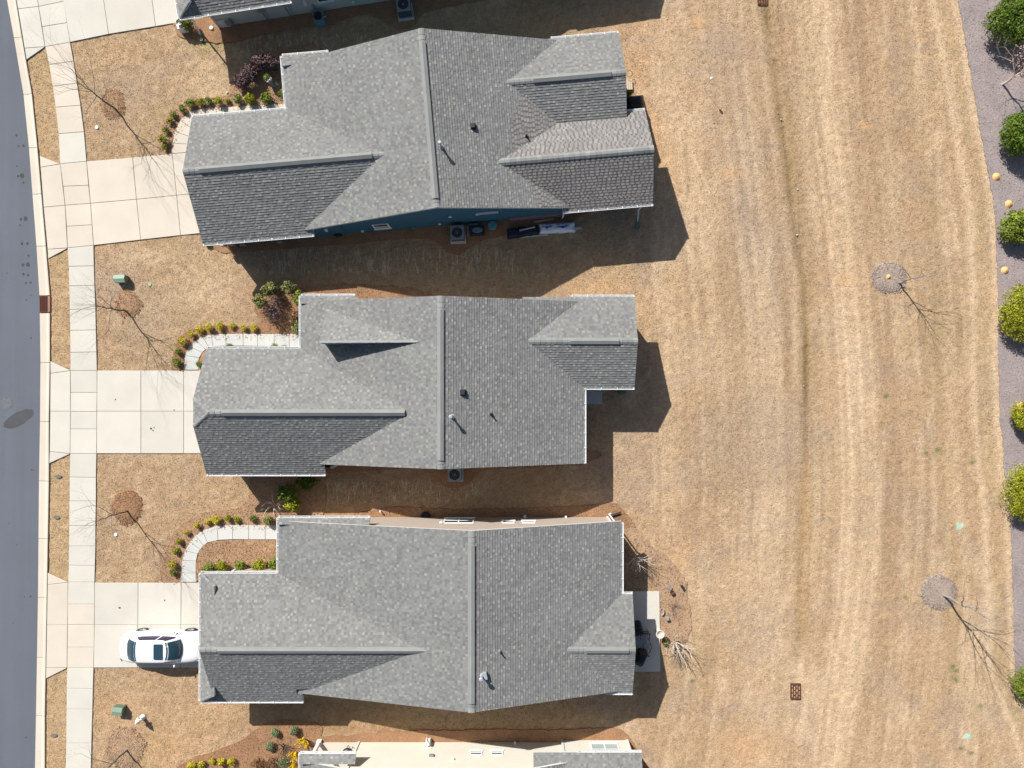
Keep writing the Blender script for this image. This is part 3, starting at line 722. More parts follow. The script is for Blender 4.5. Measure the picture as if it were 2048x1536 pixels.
        if vent:
            for (t0, t1) in vent:
                p, q = A+d*t0, A+d*t1; h = .095; ww = w_*1.0
                P_ = []
                for pt in (p, q):
                    P_ += [pt-side*ww+Vector((0,0,-ww*slope-.05)), pt-side*ww+Vector((0,0,-ww*slope+h)), pt+Vector((0,0,h+.01)), pt+side*ww+Vector((0,0,-ww*slope+h)), pt+side*ww+Vector((0,0,-ww*slope-.05))]
                vb = MB(); vb.add(P_, [(0,1,6,5),(1,2,7,6),(2,3,8,7),(3,4,9,8),(4,3,2,1,0),(5,6,7,8,9)]); s.vents.append(vb)
    def finish(s):
        r_ = s.slab.build('roof', [M['fascia'], M['underlay']], s.root)
        o = s.sh.build('shingles', [M['shingle'], M['shingle_l']], r_); tag(o, kind='stuff')
        if s.sh2.v: o = s.sh2.build('shingles', [M['shingle_b'], M['shingle_d']], r_); tag(o, kind='stuff', label='mottled newer shingles over the rear porch')
        if s.cap.v: o = s.cap.build('ridge_cap', M['cap'], r_); tag(o, kind='stuff')
        for vb in s.vents: vb.build('ridge_vent', M['vent'], r_)
    def gutter(s, a, b_, out, z=EV, sp=.75):
        """open white trough along an eave; a,b uv; out = uv outward direction"""
        A, B = s.F.W(*a, z), s.F.W(*b_, z); o_ = s.F.W(out[0], out[1], 0); o_ = o_.normalized(); d = B-A; L2 = d.length; dn = d.normalized()
        mb = MB(); prof = [(0,.0),(0,-.12),(.09,-.12),(.12,-.02),(.12,.0),(.10,.0),(.10,-.02),(.08,-.105),(.012,-.105),(.012,.0)]
        P_ = [A+o_*x+Vector((0,0,y)) for x, y in prof]+[B+o_*x+Vector((0,0,y)) for x, y in prof]; n = len(prof)
        mb.add(P_, [(i, (i+1)%n, (i+1)%n+n, i+n) for i in range(n)]+[tuple(range(n)), tuple(range(n, 2*n))[::-1]])
        g = mb.build('gutter', M['white'], s.root)
        h = MB(); k = max(1, int(L2/sp))
        for i in range(k+1):
            p = A+dn*(.06+(L2-.12)*i/k)+o_*.05; h.box(p+Vector((0,0,.006)), (.035,.15,.012), math.atan2(dn.y, dn.x))
        for e in (A, B):
            h.box(e+o_*.055+Vector((0,0,-.06)), (.012,.115,.12), math.atan2(dn.y, dn.x))
        tag(h.build('gutter_hangers', M['white'], g), kind='stuff')
    def window(s, u, vw, z0, z1, wd, nrm, name='window', panes=1, split=True, m='glass', mf='white'):
        """window on a wall of constant v; nrm = +1 faces south (v+), -1 faces north"""
        f = MB(); t = .07; out = s.F.W(0, nrm, 0).normalized(); c = s.F.W(u, vw, 0)+out*.015; e = s.F.W(1, 0, 0).normalized(); a = s.F.a
        H_ = z1-z0; zc = (z0+z1)/2
        for zz in (z0, z1): f.box(c+Vector((0,0,zz)), (wd+t, .05, t), a)
        for k in range(panes+1):
            f.box(c+e*(wd*(k/panes-.5))+Vector((0,0,zc)), (t, .048, H_), a)
        f.box(c+out*.02+Vector((0,0,z0-.055)), (wd+.16,.09,.04), a)
        if split: f.box(c+Vector((0,0,zc)), (wd,.044,.045), a)
        fo = f.build(name, M[mf], s.root)
        for k in range(panes):
            for (za, zb) in (((z0, zc), (zc, z1)) if split else ((z0, z1),)):
                g_ = MB(); g_.box(c+e*(wd*((k+.5)/panes-.5))-out*.0+Vector((0,0,(za+zb)/2)), (wd/panes-t, .012, zb-za-.05), a)
                g_.build('pane', M[m if za == z0 or not split else 'glass'], fo)
    def fitting(s, name, mb, m, label=None):
        o = mb.build(name, M[m] if isinstance(m, str) else m, s.root)
        if label: tag(o, label)
        return o
    # gable helpers ----------------------------------------------------------
    def main(s, uw, ur, ue, vn, vs_, pk=PK, mE=0):
        pw = (pk-EV)/(ur-uw); pe = (pk-EV)/(ue-ur); s.uw, s.ur, s.ue, s.vn, s.vs, s.pk = uw, ur, ue, vn, vs_, pk
        s.plane([(uw,vn),(ur,vn),(ur,vs_),(uw,vs_)], (EV, uw, 0, pw, 0))
        s.plane([(ur,vn),(ue,vn),(ue,vs_),(ur,vs_)], (EV, ue, 0, -pe, 0), m=mE)
        s.ridge((ur, vn, pk), (ur, vs_, pk), vent=[(.08,.95)], slope=pw*S)

# ---- flue pipes, box vents
def flue(h, px, py, zr, hgt=.75, r_=.055):
    p = G(px, py, zr+hgt); p.z = zr; mb = MB()
    mb.lathe([(.16,0),(.10,.05),(r_+.02,.22),(r_,.24),(r_,hgt-.12),(r_+.045,hgt-.12),(r_+.045,hgt-.03),(r_+.01,hgt),(.001,hgt)], p-Vector((0,0,.05)), 16)
    h.fitting('flue_pipe', mb, 'white_metal')
def stub(h, px, py, zr, hgt=.3, m='dark'):
    p = G(px, py, zr); mb = MB(); mb.lathe([(.11,-.04),(.09,.04),(.045,.16),(.04,.18),(.04,hgt),(.03,hgt),(.03,hgt-.05),(.001,hgt-.05)], p, 12)
    h.fitting('vent_pipe', mb, m)
def boxvent(h, px, py, zr):
    p = G(px, py, zr); mb = MB(); mb.box(p+Vector((0,0,.03)), (.36,.32,.06), h.F.a); mb.box(p+Vector((.02,0,.12)), (.26,.26,.14), h.F.a, top=.8)
    h.fitting('roof_vent', mb, 'dark')
M['white_metal'] = mat('galvanised', (.55,.57,.60), .35, .05, 6, metal=.5)

def zroof(h, px, py):
    z = 4.5
    for _ in range(8):
        u, v = h.F.inv(px, py, z); z = h.zmax(u, v)
    return z

def o2(x, y): return x-1024, y-768

# ================= middle house (second of the row)
h2 = House(0, 'house', 'grey-roofed middle house, axis square, with dark triangular shadow by its small front gable', 'side_grey')
h2.main(-395.5, -125, 135, -154.5, 149)
q = .6; zr2 = EV+q*117.5/34
# front wing, clipped gable end
uE = -572.5; zc = EV+q*(117.5-25.5)/34
h2.plane([[(uE,-66.5),(-190,-66.5),(-190,51),(-539,51),(uE,25.5)]], (EV, 0, -66.5, 0, q/34))
h2.plane([[(-539,51),(-190,51),(-190,140),(uE,140),(uE,76.5)], [(uE,140),(-349.5,140),(-349.5,168.5),(uE,168.5)]], (EV, 0, 168.5, 0, -q/34))
h2.plane([[(uE,25.5),(-539,51),(uE,76.5)]], (zc, uE, 0, (zr2-zc)/33.5, 0))
h2.ridge((-539,51,zr2), (-190,51,zr2), vent=[(.07,1.0)], slope=.6)
h2.ridge((uE,76.5,zc), (-539,51,zr2), w_=.10, slope=.45, lift=.012)
h2.ridge((uE,25.5,zc), (-539,51,zr2), w_=.10, slope=.45, lift=.012)
# rear wing
q3 = .43; zr3 = EV+q3*84.5/34
h2.plane([[(20,-163),(229.5,-163),(229.5,-78.5),(20,-78.5)]], (EV, 0, -163, 0, q3/34))
h2.plane([[(20,-78.5),(229.5,-78.5),(229.5,6.5),(20,6.5)]], (EV, 0, 6.5, 0, -q3/34))
h2.ridge((30,-78.5,zr3), (229.5,-78.5,zr3), vent=[(.38,.83)], slope=.43)
# small front gable: north slope with an upright drop to the south
polyN = [[(-345,-165),(-345,-73.5),(-166,-73.5),(-294,-165)]]
h2.plane(polyN, (EV, -345, -165, .0027, .65/34))
h2.plane([[(-395.5,-165),(-294,-165),(-294,-150),(-395.5,-150)]], (EV, 0, -165, 0, .32/34))
ck = MB()
A = [(-345,-73.2,EV+.65*91.5/34), (-345,-73.2,2.9), (-166,-73.2,4.3), (-166,-73.2,EV+.65*91.5/34+.483)]
ck.add([h2.F.W(*a) for a in A]+[h2.F.W(a[0], a[1]-4, a[2]) for a in A], [(0,1,2,3),(7,6,5,4),(0,3,7,4)])
A = [(-344.8,-165,EV-.1), (-344.8,-73.5,EV+.65*91.5/34-.02), (-344.8,-73.5,2.9), (-344.8,-165,2.5)]
ck.add([h2.F.W(*a) for a in A], [(0,1,2,3)])
h2.fitting('gable_cheek', ck, 'side_grey')
h2.walls([(-380,-143,121,139), (-560,-54,-340,157), (100,-150,218,-6)])
h2.gutter((-573,-66.5), (-395.5,-66.5), (0,-1)); h2.gutter((-395.5,-165), (-395.5,-66.5), (-1,0)); h2.gutter((-395.5,-165), (-294,-165), (0,-1))
h2.gutter((uE,168.5), (-349.5,168.5), (0,1)); h2.gutter((111,-163), (229.5,-163), (0,-1)); h2.gutter((135,6.5), (229.5,6.5), (0,1)); h2.gutter((135,6.5), (135,149), (1,0))
h2.finish()
z = zroof(h2, 901, 834); flue(h2, 901, 834, z); boxvent(h2, 925, 785, zroof(h2, 925, 785)); stub(h2, 983, 829, zroof(h2, 983, 829))

# ================= upper house (first of the row), blue siding
h1 = House(4.9, 'house', 'blue-sided house with grey shingle roof at the top of the row', 'side_blue')
h1.main(-377, -105.5, 144, -634, -319)
q = .5; mid = -430; hw = 119; zr1 = EV+q*hw/34
h1.plane([[(-555,-549),(-180,-549),(-180,mid),(-555,mid)]], (EV, 0, -549, 0, q/34))
h1.plane([[(-555,mid),(-180,mid),(-180,-330),(-555,-330)], [(-555,-330),(-346,-330),(-346,-311),(-555,-311)]], (EV, 0, -311, 0, -q/34))
h1.ridge((-555,mid,zr1), (-185,mid,zr1), vent=[(.08,.92)], slope=.5)
# north eave return
h1.plane([[(-377,-649),(-290,-649),(-290,-628),(-377,-628)]], (EV, 0, -649, 0, .32/34))
# rear wing A
qa = .42; za = EV+qa*89/34
h1.plane([[(20,-638),(255.5,-638),(255.5,-549),(20,-549)]], (EV, 0, -638, 0, qa/34))
h1.plane([[(20,-549),(255.5,-549),(255.5,-462),(20,-462)]], (EV, 0, -460, 0, -qa/34))
h1.ridge((30,-549,za), (255.5,-549,za), vent=[(.25,.88)], slope=.42)
# rear wing B, mottled shingles
qb = .54; zb = EV+qb*88/34
h1.plane([[(0,-490),(292,-490),(292,-402),(0,-402)]], (EV, 0, -490, 0, qb/34), m=1)
h1.plane([[(0,-402),(292,-402),(292,-330),(0,-330)], [(122,-330),(292,-330),(292,-314),(122,-314)]], (EV, 0, -314, 0, -qb/34), m=1)
h1.ridge((10,-402,zb), (292,-402,zb), w_=.19, slope=.54, lift=.03)
# overlay of the newer shingles on the main east slope beside the porch roof
pe = (PK-EV)/249.5
for pl in ([(70,-545),(95,-535),(143,-505),(143,-464),(80,-425),(35,-402),(38,-470)], [(45,-402),(60,-395),(143,-345),(143,-321),(80,-321)]):
    h1.plane([pl], (EV+.02, 144, 0, -pe, 0), m=1, thick=.05)
h1.walls([(-362,-622,130,-327), (-541,-536,-300,-326), (110,-625,240,-480), (130,-470,274,-332)])
h1.gutter((-555,-549), (-377,-549), (0,-1)); h1.gutter((-377,-649), (-377,-549), (-1,0)); h1.gutter((-377,-649), (-290,-649), (0,-1))
h1.gutter((-555,-311), (-346,-311), (0,1)); h1.gutter((128,-638), (255.5,-638), (0,-1)); h1.gutter((122,-314), (292,-314), (0,1)); h1.gutter((248,-490), (292,-490), (0,-1))
h1.finish()
flue(h1, 879, 283, zroof(h1, 879, 283)); boxvent(h1, 945, 253, zroof(h1, 945, 253)); stub(h1, 1053, 273, zroof(h1, 1053, 273))
VW1 = -327
for (px, py, wd, za_, zb_, nm) in [(763.5,453,.85,.75,1.75,'window')]:
    u, z = h1.F.on_wall_v(VW1, px, py); h1.window(u, VW1, za_, zb_, wd, 1, m='blind')
def wallbox(h, vw, px, py, d, nm, m, label=None, off=.06, nrm=1):
    u, z = h.F.on_wall_v(vw, px, py); z = max(z, .15); mb = MB(); out = h.F.W(0, nrm, 0).normalized()
    mb.box(h.F.W(u, vw, z)+out*off, d, h.F.a); mb.box(h.F.W(u, vw, z-d[2]*.1)+out*(off+d[1]*.5+.01), (d[0]*.7,.03,d[2]*.6), h.F.a)
    return h.fitting(nm, mb, m, label)
wallbox(h1, VW1, 652, 457, (.14,.14,.32), 'wall_lamp', 'white'); wallbox(h1, VW1, 900, 431, (.16,.05,.16), 'vent_cover', 'white'); wallbox(h1, VW1, 954, 426, (.16,.05,.16), 'vent_cover', 'white')
wallbox(h1, VW1, 879, 446, (.13,.06,.13), 'vent_cover', 'white'); wallbox(h1, VW1, 725, 460, (.16,.08,.12), 'vent_cover', 'white'); wallbox(h1, VW1, 826, 454, (.08,.06,.08), 'hose_tap', 'grey_metal')
wallbox(h1, VW1, 676, 467, (.40,.16,.3), 'meter_box', 'dark')
u0_, z0_ = h1.F.on_wall_v(VW1, 957, 429); u1_, z1_ = h1.F.on_wall_v(VW1, 995, 427)
u_, z_ = (u0_+u1_)/2, 2.2; mb = MB(); o_ = h1.F.W(0,1,0).normalized()
for zz in (2.18, 2.42): mb.box(h1.F.W(u_, VW1, zz)+o_*.03, (1.15,.05,.035), h1.F.a)
for k in (-1, 1): mb.box(h1.F.W(u_+k*19, VW1, 2.3)+o_*.03, (.035,.05,.24), h1.F.a)
h1.fitting('trim_frame', mb, 'white')
mb = MB(); p = h1.F.W(280, -318, 0); mb.tube([p+Vector((0,-.05,2.55)), p+Vector((.0,.12,2.4)), p+Vector((0,.16,.25)), p+Vector((0,-.1,.1)), p+Vector((-.03,-.5,.06))], .045, 8)
h1.fitting('downspout', mb, 'white')
mb = MB(); mb.box(p+Vector((-.05,-.65,.05)), (.2,.55,.1), 0); o = h1.fitting('splash_block', mb, 'green_box')
mb = MB(); p = h1.F.W(128, -317, 0); mb.tube([p+Vector((0,0,2.6)), p+Vector((0,.1,2.4)), p+Vector((0,.12,.1))], .045, 8); h1.fitting('downspout', mb, 'white')
for (px, py, h_) in [(452,494,.75),(470,489,.9),(488,487,.6),(560,481,.5)]:
    u, v = h1.F.inv(px, py, .4); mb = MB(); mb.box(h1.F.W(u, -320, h_), (.28,.14,.38), h1.F.a); mb.tube([h1.F.W(u, -319, h_), h1.F.W(u, -319, .0)], .025, 6); h1.fitting('utility_meter', mb, 'grey_metal')

# ================= lower house (third), beige siding
h3 = House(0, 'house', 'beige-sided house below the middle one, with a white car parked at its garage', 'side_beige')
uw, ur, ue = -437.5, -71, 205
h3.main(uw, ur, ue, 257, 575)
q = .554; mid, hw = 474.5, 119.5; zr3b = EV+q*hw/34; ug = -557
h3.plane([[(ug,373),(-130,373),(-130,mid),(ug,mid)],[(-583,355),(-391,355),(-391,373),(ug,373)]], (EV, 0, 355, 0, q/34))
h3.plane([[(ug,mid),(-130,mid),(-130,565),(ug,565)], [(ug,565),(-400,565),(-400,576),(ug,576)], [(ug,576),(-391,576),(-391,594),(-583,594)]], (EV, 0, 594, 0, -q/34))
h3.plane([[(-583,355),(-583,594),(-549,576),(-549,373)]], (EV, -583, 0, .6/34, 0))
h3.ridge((ug,mid,zr3b), (-150,mid,zr3b), vent=[(.08,1.0)], slope=.554)
h3.ridge((-583,355,EV+.02), (-555,373,EV+.48), w_=.09, slope=.4, lift=.015)
h3.ridge((-583,594,EV+.02), (-555,577,EV+.47), w_=.09, slope=.4, lift=.015)
q3 = .36; za3 = EV+q3*92.3/34
h3.plane([[(90,393.5),(226,393.5),(226,486),(90,486)]], (EV, 0, 393.5, 0, q3/34))
h3.plane([[(90,486),(226,486),(226,578.5),(90,578.5)]], (EV, 0, 578.5, 0, -q3/34))
h3.ridge((100,486,za3), (226,486,za3), vent=[(.28,.9)], slope=.36)
h3.plane([[(uw,251),(-266,251),(-266,262),(uw,262)]], (EV, 0, 251, 0, .65/34), thick=.12)
h3.walls([(-422,266,190,564), (-546,367,-400,582), (150,404,178,566)])
h3.gutter((-583,355), (uw,355), (0,-1)); h3.gutter((-583,355), (-583,594), (-1,0)); h3.gutter((uw,251), (uw,355), (-1,0)); h3.gutter((uw,251), (-266,251), (0,-1))
h3.gutter((-583,594), (-391,594), (0,1)); h3.gutter((ue,260), (ue,393), (1,0)); h3.gutter((ue+3,393.5), (226,393.5), (0,-1)); h3.gutter((175,578.5), (226,578.5), (0,1))
h3.finish()
flue(h3, 962, 1361, zroof(h3, 962, 1361), .7, .06); stub(h3, 999, 1302, zroof(h3, 999, 1302), .35, 'grey_metal')
p = G(968, 1352, zroof(h3, 968, 1352)); mb = MB(); mb.box(p+Vector((.05,.05,.1)), (.22,.35,.2), .2); h3.fitting('roof_vent', mb, 'white_metal')
VW3 = 266
def win3(px0, px1, z0, z1, panes=1, split=True, m='glass'):
    u0, _ = h3.F.on_wall_v(VW3, px0, 1042); u1, _ = h3.F.on_wall_v(VW3, px1, 1042)
    h3.window((u0+u1)/2, VW3, z0, z1, (u1-u0)/34, -1, panes=panes, split=split, m=m)
win3(889,947,.55,1.85,2,True,'blind'); win3(1005,1028,1.35,1.85,1,False); win3(1045,1069,1.35,1.85,1,False)
wallbox(h3, VW3, 882, 1047, (.16,.06,.16), 'vent_cover', 'white', nrm=-1); wallbox(h3, VW3, 1050, 1035.5, (.16,.12,.14), 'hose_tap', 'white', nrm=-1); wallbox(h3, VW3, 1131, 1034, (.12,.1,.25), 'wall_lamp', 'white', nrm=-1)
mb = MB(); p = h3.F.W(194, 262, 0); mb.tube([p+Vector((.1,.1,2.6)), p+Vector((0,.05,2.4)), p+Vector((0,.06,.1)), p+Vector((.1,.1,.06))], .045, 8); h3.fitting('downspout', mb, 'white')
mb = MB(); pp = [G(1221,1033,.06), G(1229,1030,.07), G(1240,1027,.07)]; mb.tube(pp, .085, 10)
for t in np.linspace(0, 1, 7): q_ = pp[0].lerp(pp[2], t); mb.lathe([(.09,-.02),(.1,0),(.09,.02)], q_, 10)
h3.fitting('drain_extension', mb, 'black')

# ================= bottom house (fourth), cream siding, cut by the frame
h4 = House(0, 'house', 'cream-sided house at the bottom edge with two small windows and a recessed porch', 'side_cream')
h4.main(-396.5, -136, 123.5, 706, 1020)
h4.plane([[(40,690.5),(242.5,690.5),(242.5,776),(40,776)]], (EV, 0, 690.5, 0, .42/34))
h4.plane([[(40,776),(242.5,776),(242.5,862),(40,862)]], (EV, 0, 862, 0, -.42/34))
h4.ridge((50,776,EV+.42*85.5/34), (242.5,776,EV+.42*85.5/34), vent=[(.3,.9)], slope=.42)
h4.plane([[(-396.5,692.5),(-292,692.5),(-292,706.5),(-396.5,706.5)]], (EV+.02, 0, 692.5, 0, .75/34), thick=.12)
h4.plane([[(-545,800),(-200,800),(-200,915),(-545,915)]], (EV, 0, 800, 0, .55/34)); h4.plane([[(-545,915),(-200,915),(-200,1030),(-545,1030)]], (EV, 0, 1030, 0, -.55/34))
h4.ridge((-545,915,EV+.55*115/34), (-200,915,EV+.55*115/34), slope=.55)
h4.walls([(-306,716,110,1008), (-382,770,-300,1005), (100,712,230,848), (-530,812,-380,1018)])
h4.gutter((-396.5,692.5), (-292,692.5), (0,-1)); h4.gutter((-396.5,692.5), (-396.5,800), (-1,0)); h4.gutter((123.5,690.5), (242.5,690.5), (0,-1))
h4.finish()
VW4 = 716
def win4(px0, px1, z0, z1, vw=VW4, **k):
    u0, _ = h4.F.on_wall_v(vw, px0, 1500); u1, _ = h4.F.on_wall_v(vw, px1, 1500)
    h4.window((u0+u1)/2, vw, z0, z1, (u1-u0)/34, -1, **k)
win4(942,964,1.05,1.5,split=True,m='blind'); win4(983,1005,1.05,1.5,split=True,m='blind'); win4(1184,1238,.45,1.75,712,panes=2,m='blind')
wallbox(h4, VW4, 863, 1513, (.26,.08,.2), 'vent_cover', 'grey_metal', nrm=-1); wallbox(h4, VW4, 906, 1520, (.14,.06,.12), 'vent_cover', 'white', nrm=-1); wallbox(h4, VW4, 1030, 1488, (.14,.1,.12), 'hose_tap', 'white', nrm=-1)
mb = MB(); c = h4.F.W(-384, 714, 1.3); mb.box(c, (.18,.18,2.5)); mb.box(c-Vector((0,0,1.15)), (.26,.26,.25)); h4.fitting('porch_post', mb, 'white')
mb = MB(); mb.prism([tuple(h4.F.W(u, v)[:2]) for u, v in ((-388,716),(-307,716),(-307,775),(-388,775))], -.05, .14); h4.fitting('porch_floor', mb, 'conc_warm')
mb = MB(); mb.tube([G(854,1477,.05), G(853,1481,.5), G(855,1487,.9)], [.06,.05,.07], 8); mb.box(G(857,1484,.4), (.25,.2,.5), .3)
h4.fitting('wall_outlet', mb, 'white')

# ================= house at the top left, pale siding, cut by the frame
h0 = House(8.7, 'house', 'pale-sided house at the top left corner, its long south wall lit dimly in shade', 'side_pale')
h0.main(-334, -63, 187, -1100, -785)
h0.plane([[(-488,-1010),(-150,-1010),(-150,-891),(-488,-891)]], (EV, 0, -1010, 0, .554/34))
h0.plane([[(-488,-891),(-150,-891),(-150,-800),(-488,-800)], [(-488,-800),(-300,-800),(-300,-790),(-488,-790)], [(-488,-790),(-300,-790),(-300,-772),(-512,-772)]], (EV, 0, -772, 0, -.554/34))
h0.plane([[(-512,-1010),(-512,-772),(-480,-790),(-480,-992)]], (EV, -512, 0, .6/34, 0))
h0.ridge((-512,-772,EV+.02), (-486,-789,EV+.45), w_=.09, slope=.4, lift=.015)
h0.ridge((-488,-891,EV+.554*3.5), (-170,-891,EV+.554*3.5), vent=[(.08,1)], slope=.55)
h0.plane([[(60,-960),(355,-960),(355,-868),(60,-868)]], (EV, 0, -960, 0, .42/34)); h0.plane([[(60,-868),(355,-868),(355,-777),(60,-777)]], (EV, 0, -777, 0, -.42/34))
h0.walls([(-320,-1085,173,-795), (-470,-1000,-320,-794), (160,-948,342,-793)])
h0.gutter((-512,-772), (-300,-772), (0,1)); h0.gutter((-512,-1010), (-512,-772), (-1,0)); h0.gutter((187,-777), (355,-777), (0,1))
h0.finish()
VW0 = -795
u, z = h0.F.on_wall_v(VW0, 654, 6); h0.window(u, VW0, 1.0, 2.1, .85, 1)
wallbox(h0, VW0, 609, 4, (.14,.14,.35), 'wall_lamp', 'white'); wallbox(h0, VW0, 627, 12, (.08,.06,.5), 'hose_tap', 'grey_metal'); wallbox(h0, VW0, 706, 2, (.14,.06,.14), 'vent_cover', 'white')
for px, py, hh in ((462,47,.55),(526,24,1.35),(572,14,1.7)):
    u, z = h0.F.on_wall_v(VW0, px, py); mb = MB(); mb.box(h0.F.W(u, VW0+4, hh), (.34,.2,.4), h0.F.a); mb.tube([h0.F.W(u, VW0+4, hh), h0.F.W(u, VW0+4, 0)], .03, 6); mb.tube([h0.F.W(u+8, VW0+4, hh-.1), h0.F.W(u+6, VW0+5, 0)], .015, 5)
    h0.fitting('utility_meter', mb, 'grey_metal')
mb = MB(); mb.tube([G(383,38,2.5), G(392,52,.5), G(397,62,.2), G(401,70,.1)], .05, 8); h0.fitting('downspout', mb, 'white')
mb = MB(); mb.box(G(403,75,.08), (.16,.45,.12), .1); h0.fitting('splash_block', mb, 'green_box')
mb = MB(); mb.box(h0.F.W(-455,-792.5,.4), (.65,.08,.8), h0.F.a); h0.fitting('access_door', mb, 'fascia')

# ------------------------------------------------------------ dry grass blades over the lawn (nobody could count them)
nb = 300000
q = np.column_stack([rng.uniform(-31.2, 31.2, nb), rng.uniform(-23.6, 23.6, nb)])
qpx = q[:, 0]*S+1024; qpy = 768-q[:, 1]*S
keep = qpx > np.interp(qpy, [a for a, _ in ys_out], [b for _, b in ys_out])
for p in POLY_PAVED: keep &= ~inpoly(q, np.array([(g_.x, g_.y) for g_ in gp(p)]))
for p in POLY_BED: keep &= ~inpoly(q, np.array(p))
for h in (h0, h1, h2, h3, h4):
    for poly, zf in h.planes:
        P_ = np.array([tuple(h.F.W(a, b_)[:2]) for a, b_ in poly]); keep &= ~inpoly(q, P_)
q = q[keep]; qpx = qpx[keep]; qpy = qpy[keep]; k = len(q)
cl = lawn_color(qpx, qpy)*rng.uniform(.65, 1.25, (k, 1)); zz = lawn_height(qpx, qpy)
a = rng.uniform(0, 6.28, k); l = rng.uniform(.04, .13, k); wd = rng.uniform(.008, .02, k); t = rng.uniform(.25, .9, k)
dx, dy = np.cos(a), np.sin(a)
V = np.zeros((k, 3, 3))
V[:, 0] = np.stack([q[:, 0]-dy*wd, q[:, 1]+dx*wd, zz-.005], 1); V[:, 1] = np.stack([q[:, 0]+dy*wd, q[:, 1]-dx*wd, zz-.005], 1)
V[:, 2] = np.stack([q[:, 0]+dx*l, q[:, 1]+dy*l, zz+l*t], 1)
cc = np.repeat(np.concatenate([cl, np.ones((k, 1))], 1)[:, None, :], 3, 1)
gm = mat('dry_grass_blade', (.3,.2,.1), .9, 0, attr='Col', spec=.1)
gr = quads('dry_grass', V, gm, color=cc); tag(gr, 'short dormant tan grass covering the yards', 'grass', kind='stuff')

# ------------------------------------------------------------ plants
def leaves_mesh(name, lumps, n, size, m, seed=0, flat=.5, shell=.55):
    """leaf-sized quads scattered through ellipsoid lumps: (cx,cy,cz,rx,ry,rz)"""
    r2 = np.random.default_rng(seed); vol = np.array([l_[3]*l_[4]*l_[5] for l_ in lumps])**.67; cnt = (vol/vol.sum()*n).astype(int)+1
    Vs = []
    for (cx, cy, cz, rx, ry, rz), k in zip(lumps, cnt):
        d = r2.normal(size=(k, 3)); d /= np.linalg.norm(d, axis=1)[:, None]; d[:, 2] = np.where(d[:, 2] < -.35, -d[:, 2], d[:, 2])
        rad = shell+(1-shell)*r2.random((k, 1))**.6; bumpy = 1+.20*np.sin(d[:, :1]*7+seed)*np.cos(d[:, 1:2]*6+seed*2)+.07*np.sin(d[:, :1]*15+seed)*np.cos(d[:, 2:3]*13)+.12*r2.normal(size=(k, 1))
        p = d*rad*bumpy*np.array([rx, ry, rz])+np.array([cx, cy, cz])
        nrm = d+r2.normal(size=(k, 3))*flat; nrm /= np.linalg.norm(nrm, axis=1)[:, None]
        t_ = np.cross(nrm, r2.normal(size=(k, 3))); t_ /= np.linalg.norm(t_, axis=1)[:, None]; b_ = np.cross(nrm, t_)
        s_ = size*r2.uniform(.6, 1.4, (k, 1)); 
        V = np.stack([p-t_*s_, p-b_*s_*.45+nrm*s_*.1, p+t_*s_, p+b_*s_*.45+nrm*s_*.1], 1); V[:, :, 2] = np.maximum(V[:, :, 2], .0)
        Vs.append(V)
    V = np.concatenate(Vs); me = bpy.data.meshes.new(name); k = len(V)
    me.vertices.add(k*4); me.vertices.foreach_set('co', V.reshape(-1).astype(np.float32)); me.loops.add(k*4); me.loops.foreach_set('vertex_index', np.arange(k*4, dtype=np.int32))
    me.polygons.add(k); me.polygons.foreach_set('loop_start', np.arange(0, k*4, 4, dtype=np.int32)); me.materials.append(m); me.update(calc_edges=True)
    return me
def branches(mb, p, d, L0, r0, depth, rnd, up=.25, spread=.55, taper=.62, n=5, kink=.12):
    segs = 3; pts = [p]; rs = [r0]; q = p.copy(); dd = d.normalized()
    for i in range(segs):
        dd = (dd+Vector((rnd.gauss(0, kink), rnd.gauss(0, kink), rnd.gauss(0, kink)+up*.12))).normalized()
        q = q+dd*(L0/segs); pts.append(q.copy()); rs.append(r0*(1-(1-taper)*(i+1)/segs))
    mb.tube(pts, rs, n if r0 > .012 else 3, cap=False)
    if depth <= 0: return
    k = rnd.choice([2, 3, 3]) if depth > 1 else rnd.choice([2, 3, 4])
    for j in range(k):
        a = rnd.uniform(0, 6.28); ax = dd.orthogonal().normalized(); ax.rotate(Matrix.Rotation(a, 3, dd))
        nd = (dd+ax*spread*rnd.uniform(.6, 1.3)+Vector((0,0,up))).normalized()
        at_ = pts[-1] if j < 2 else pts[rnd.choice([1, 2])]
        branches(mb, at_.copy(), nd, L0*rnd.uniform(.6, .85), rs[-1]*rnd.uniform(.6, .85), depth-1, rnd, up, spread, taper, 4, kink)
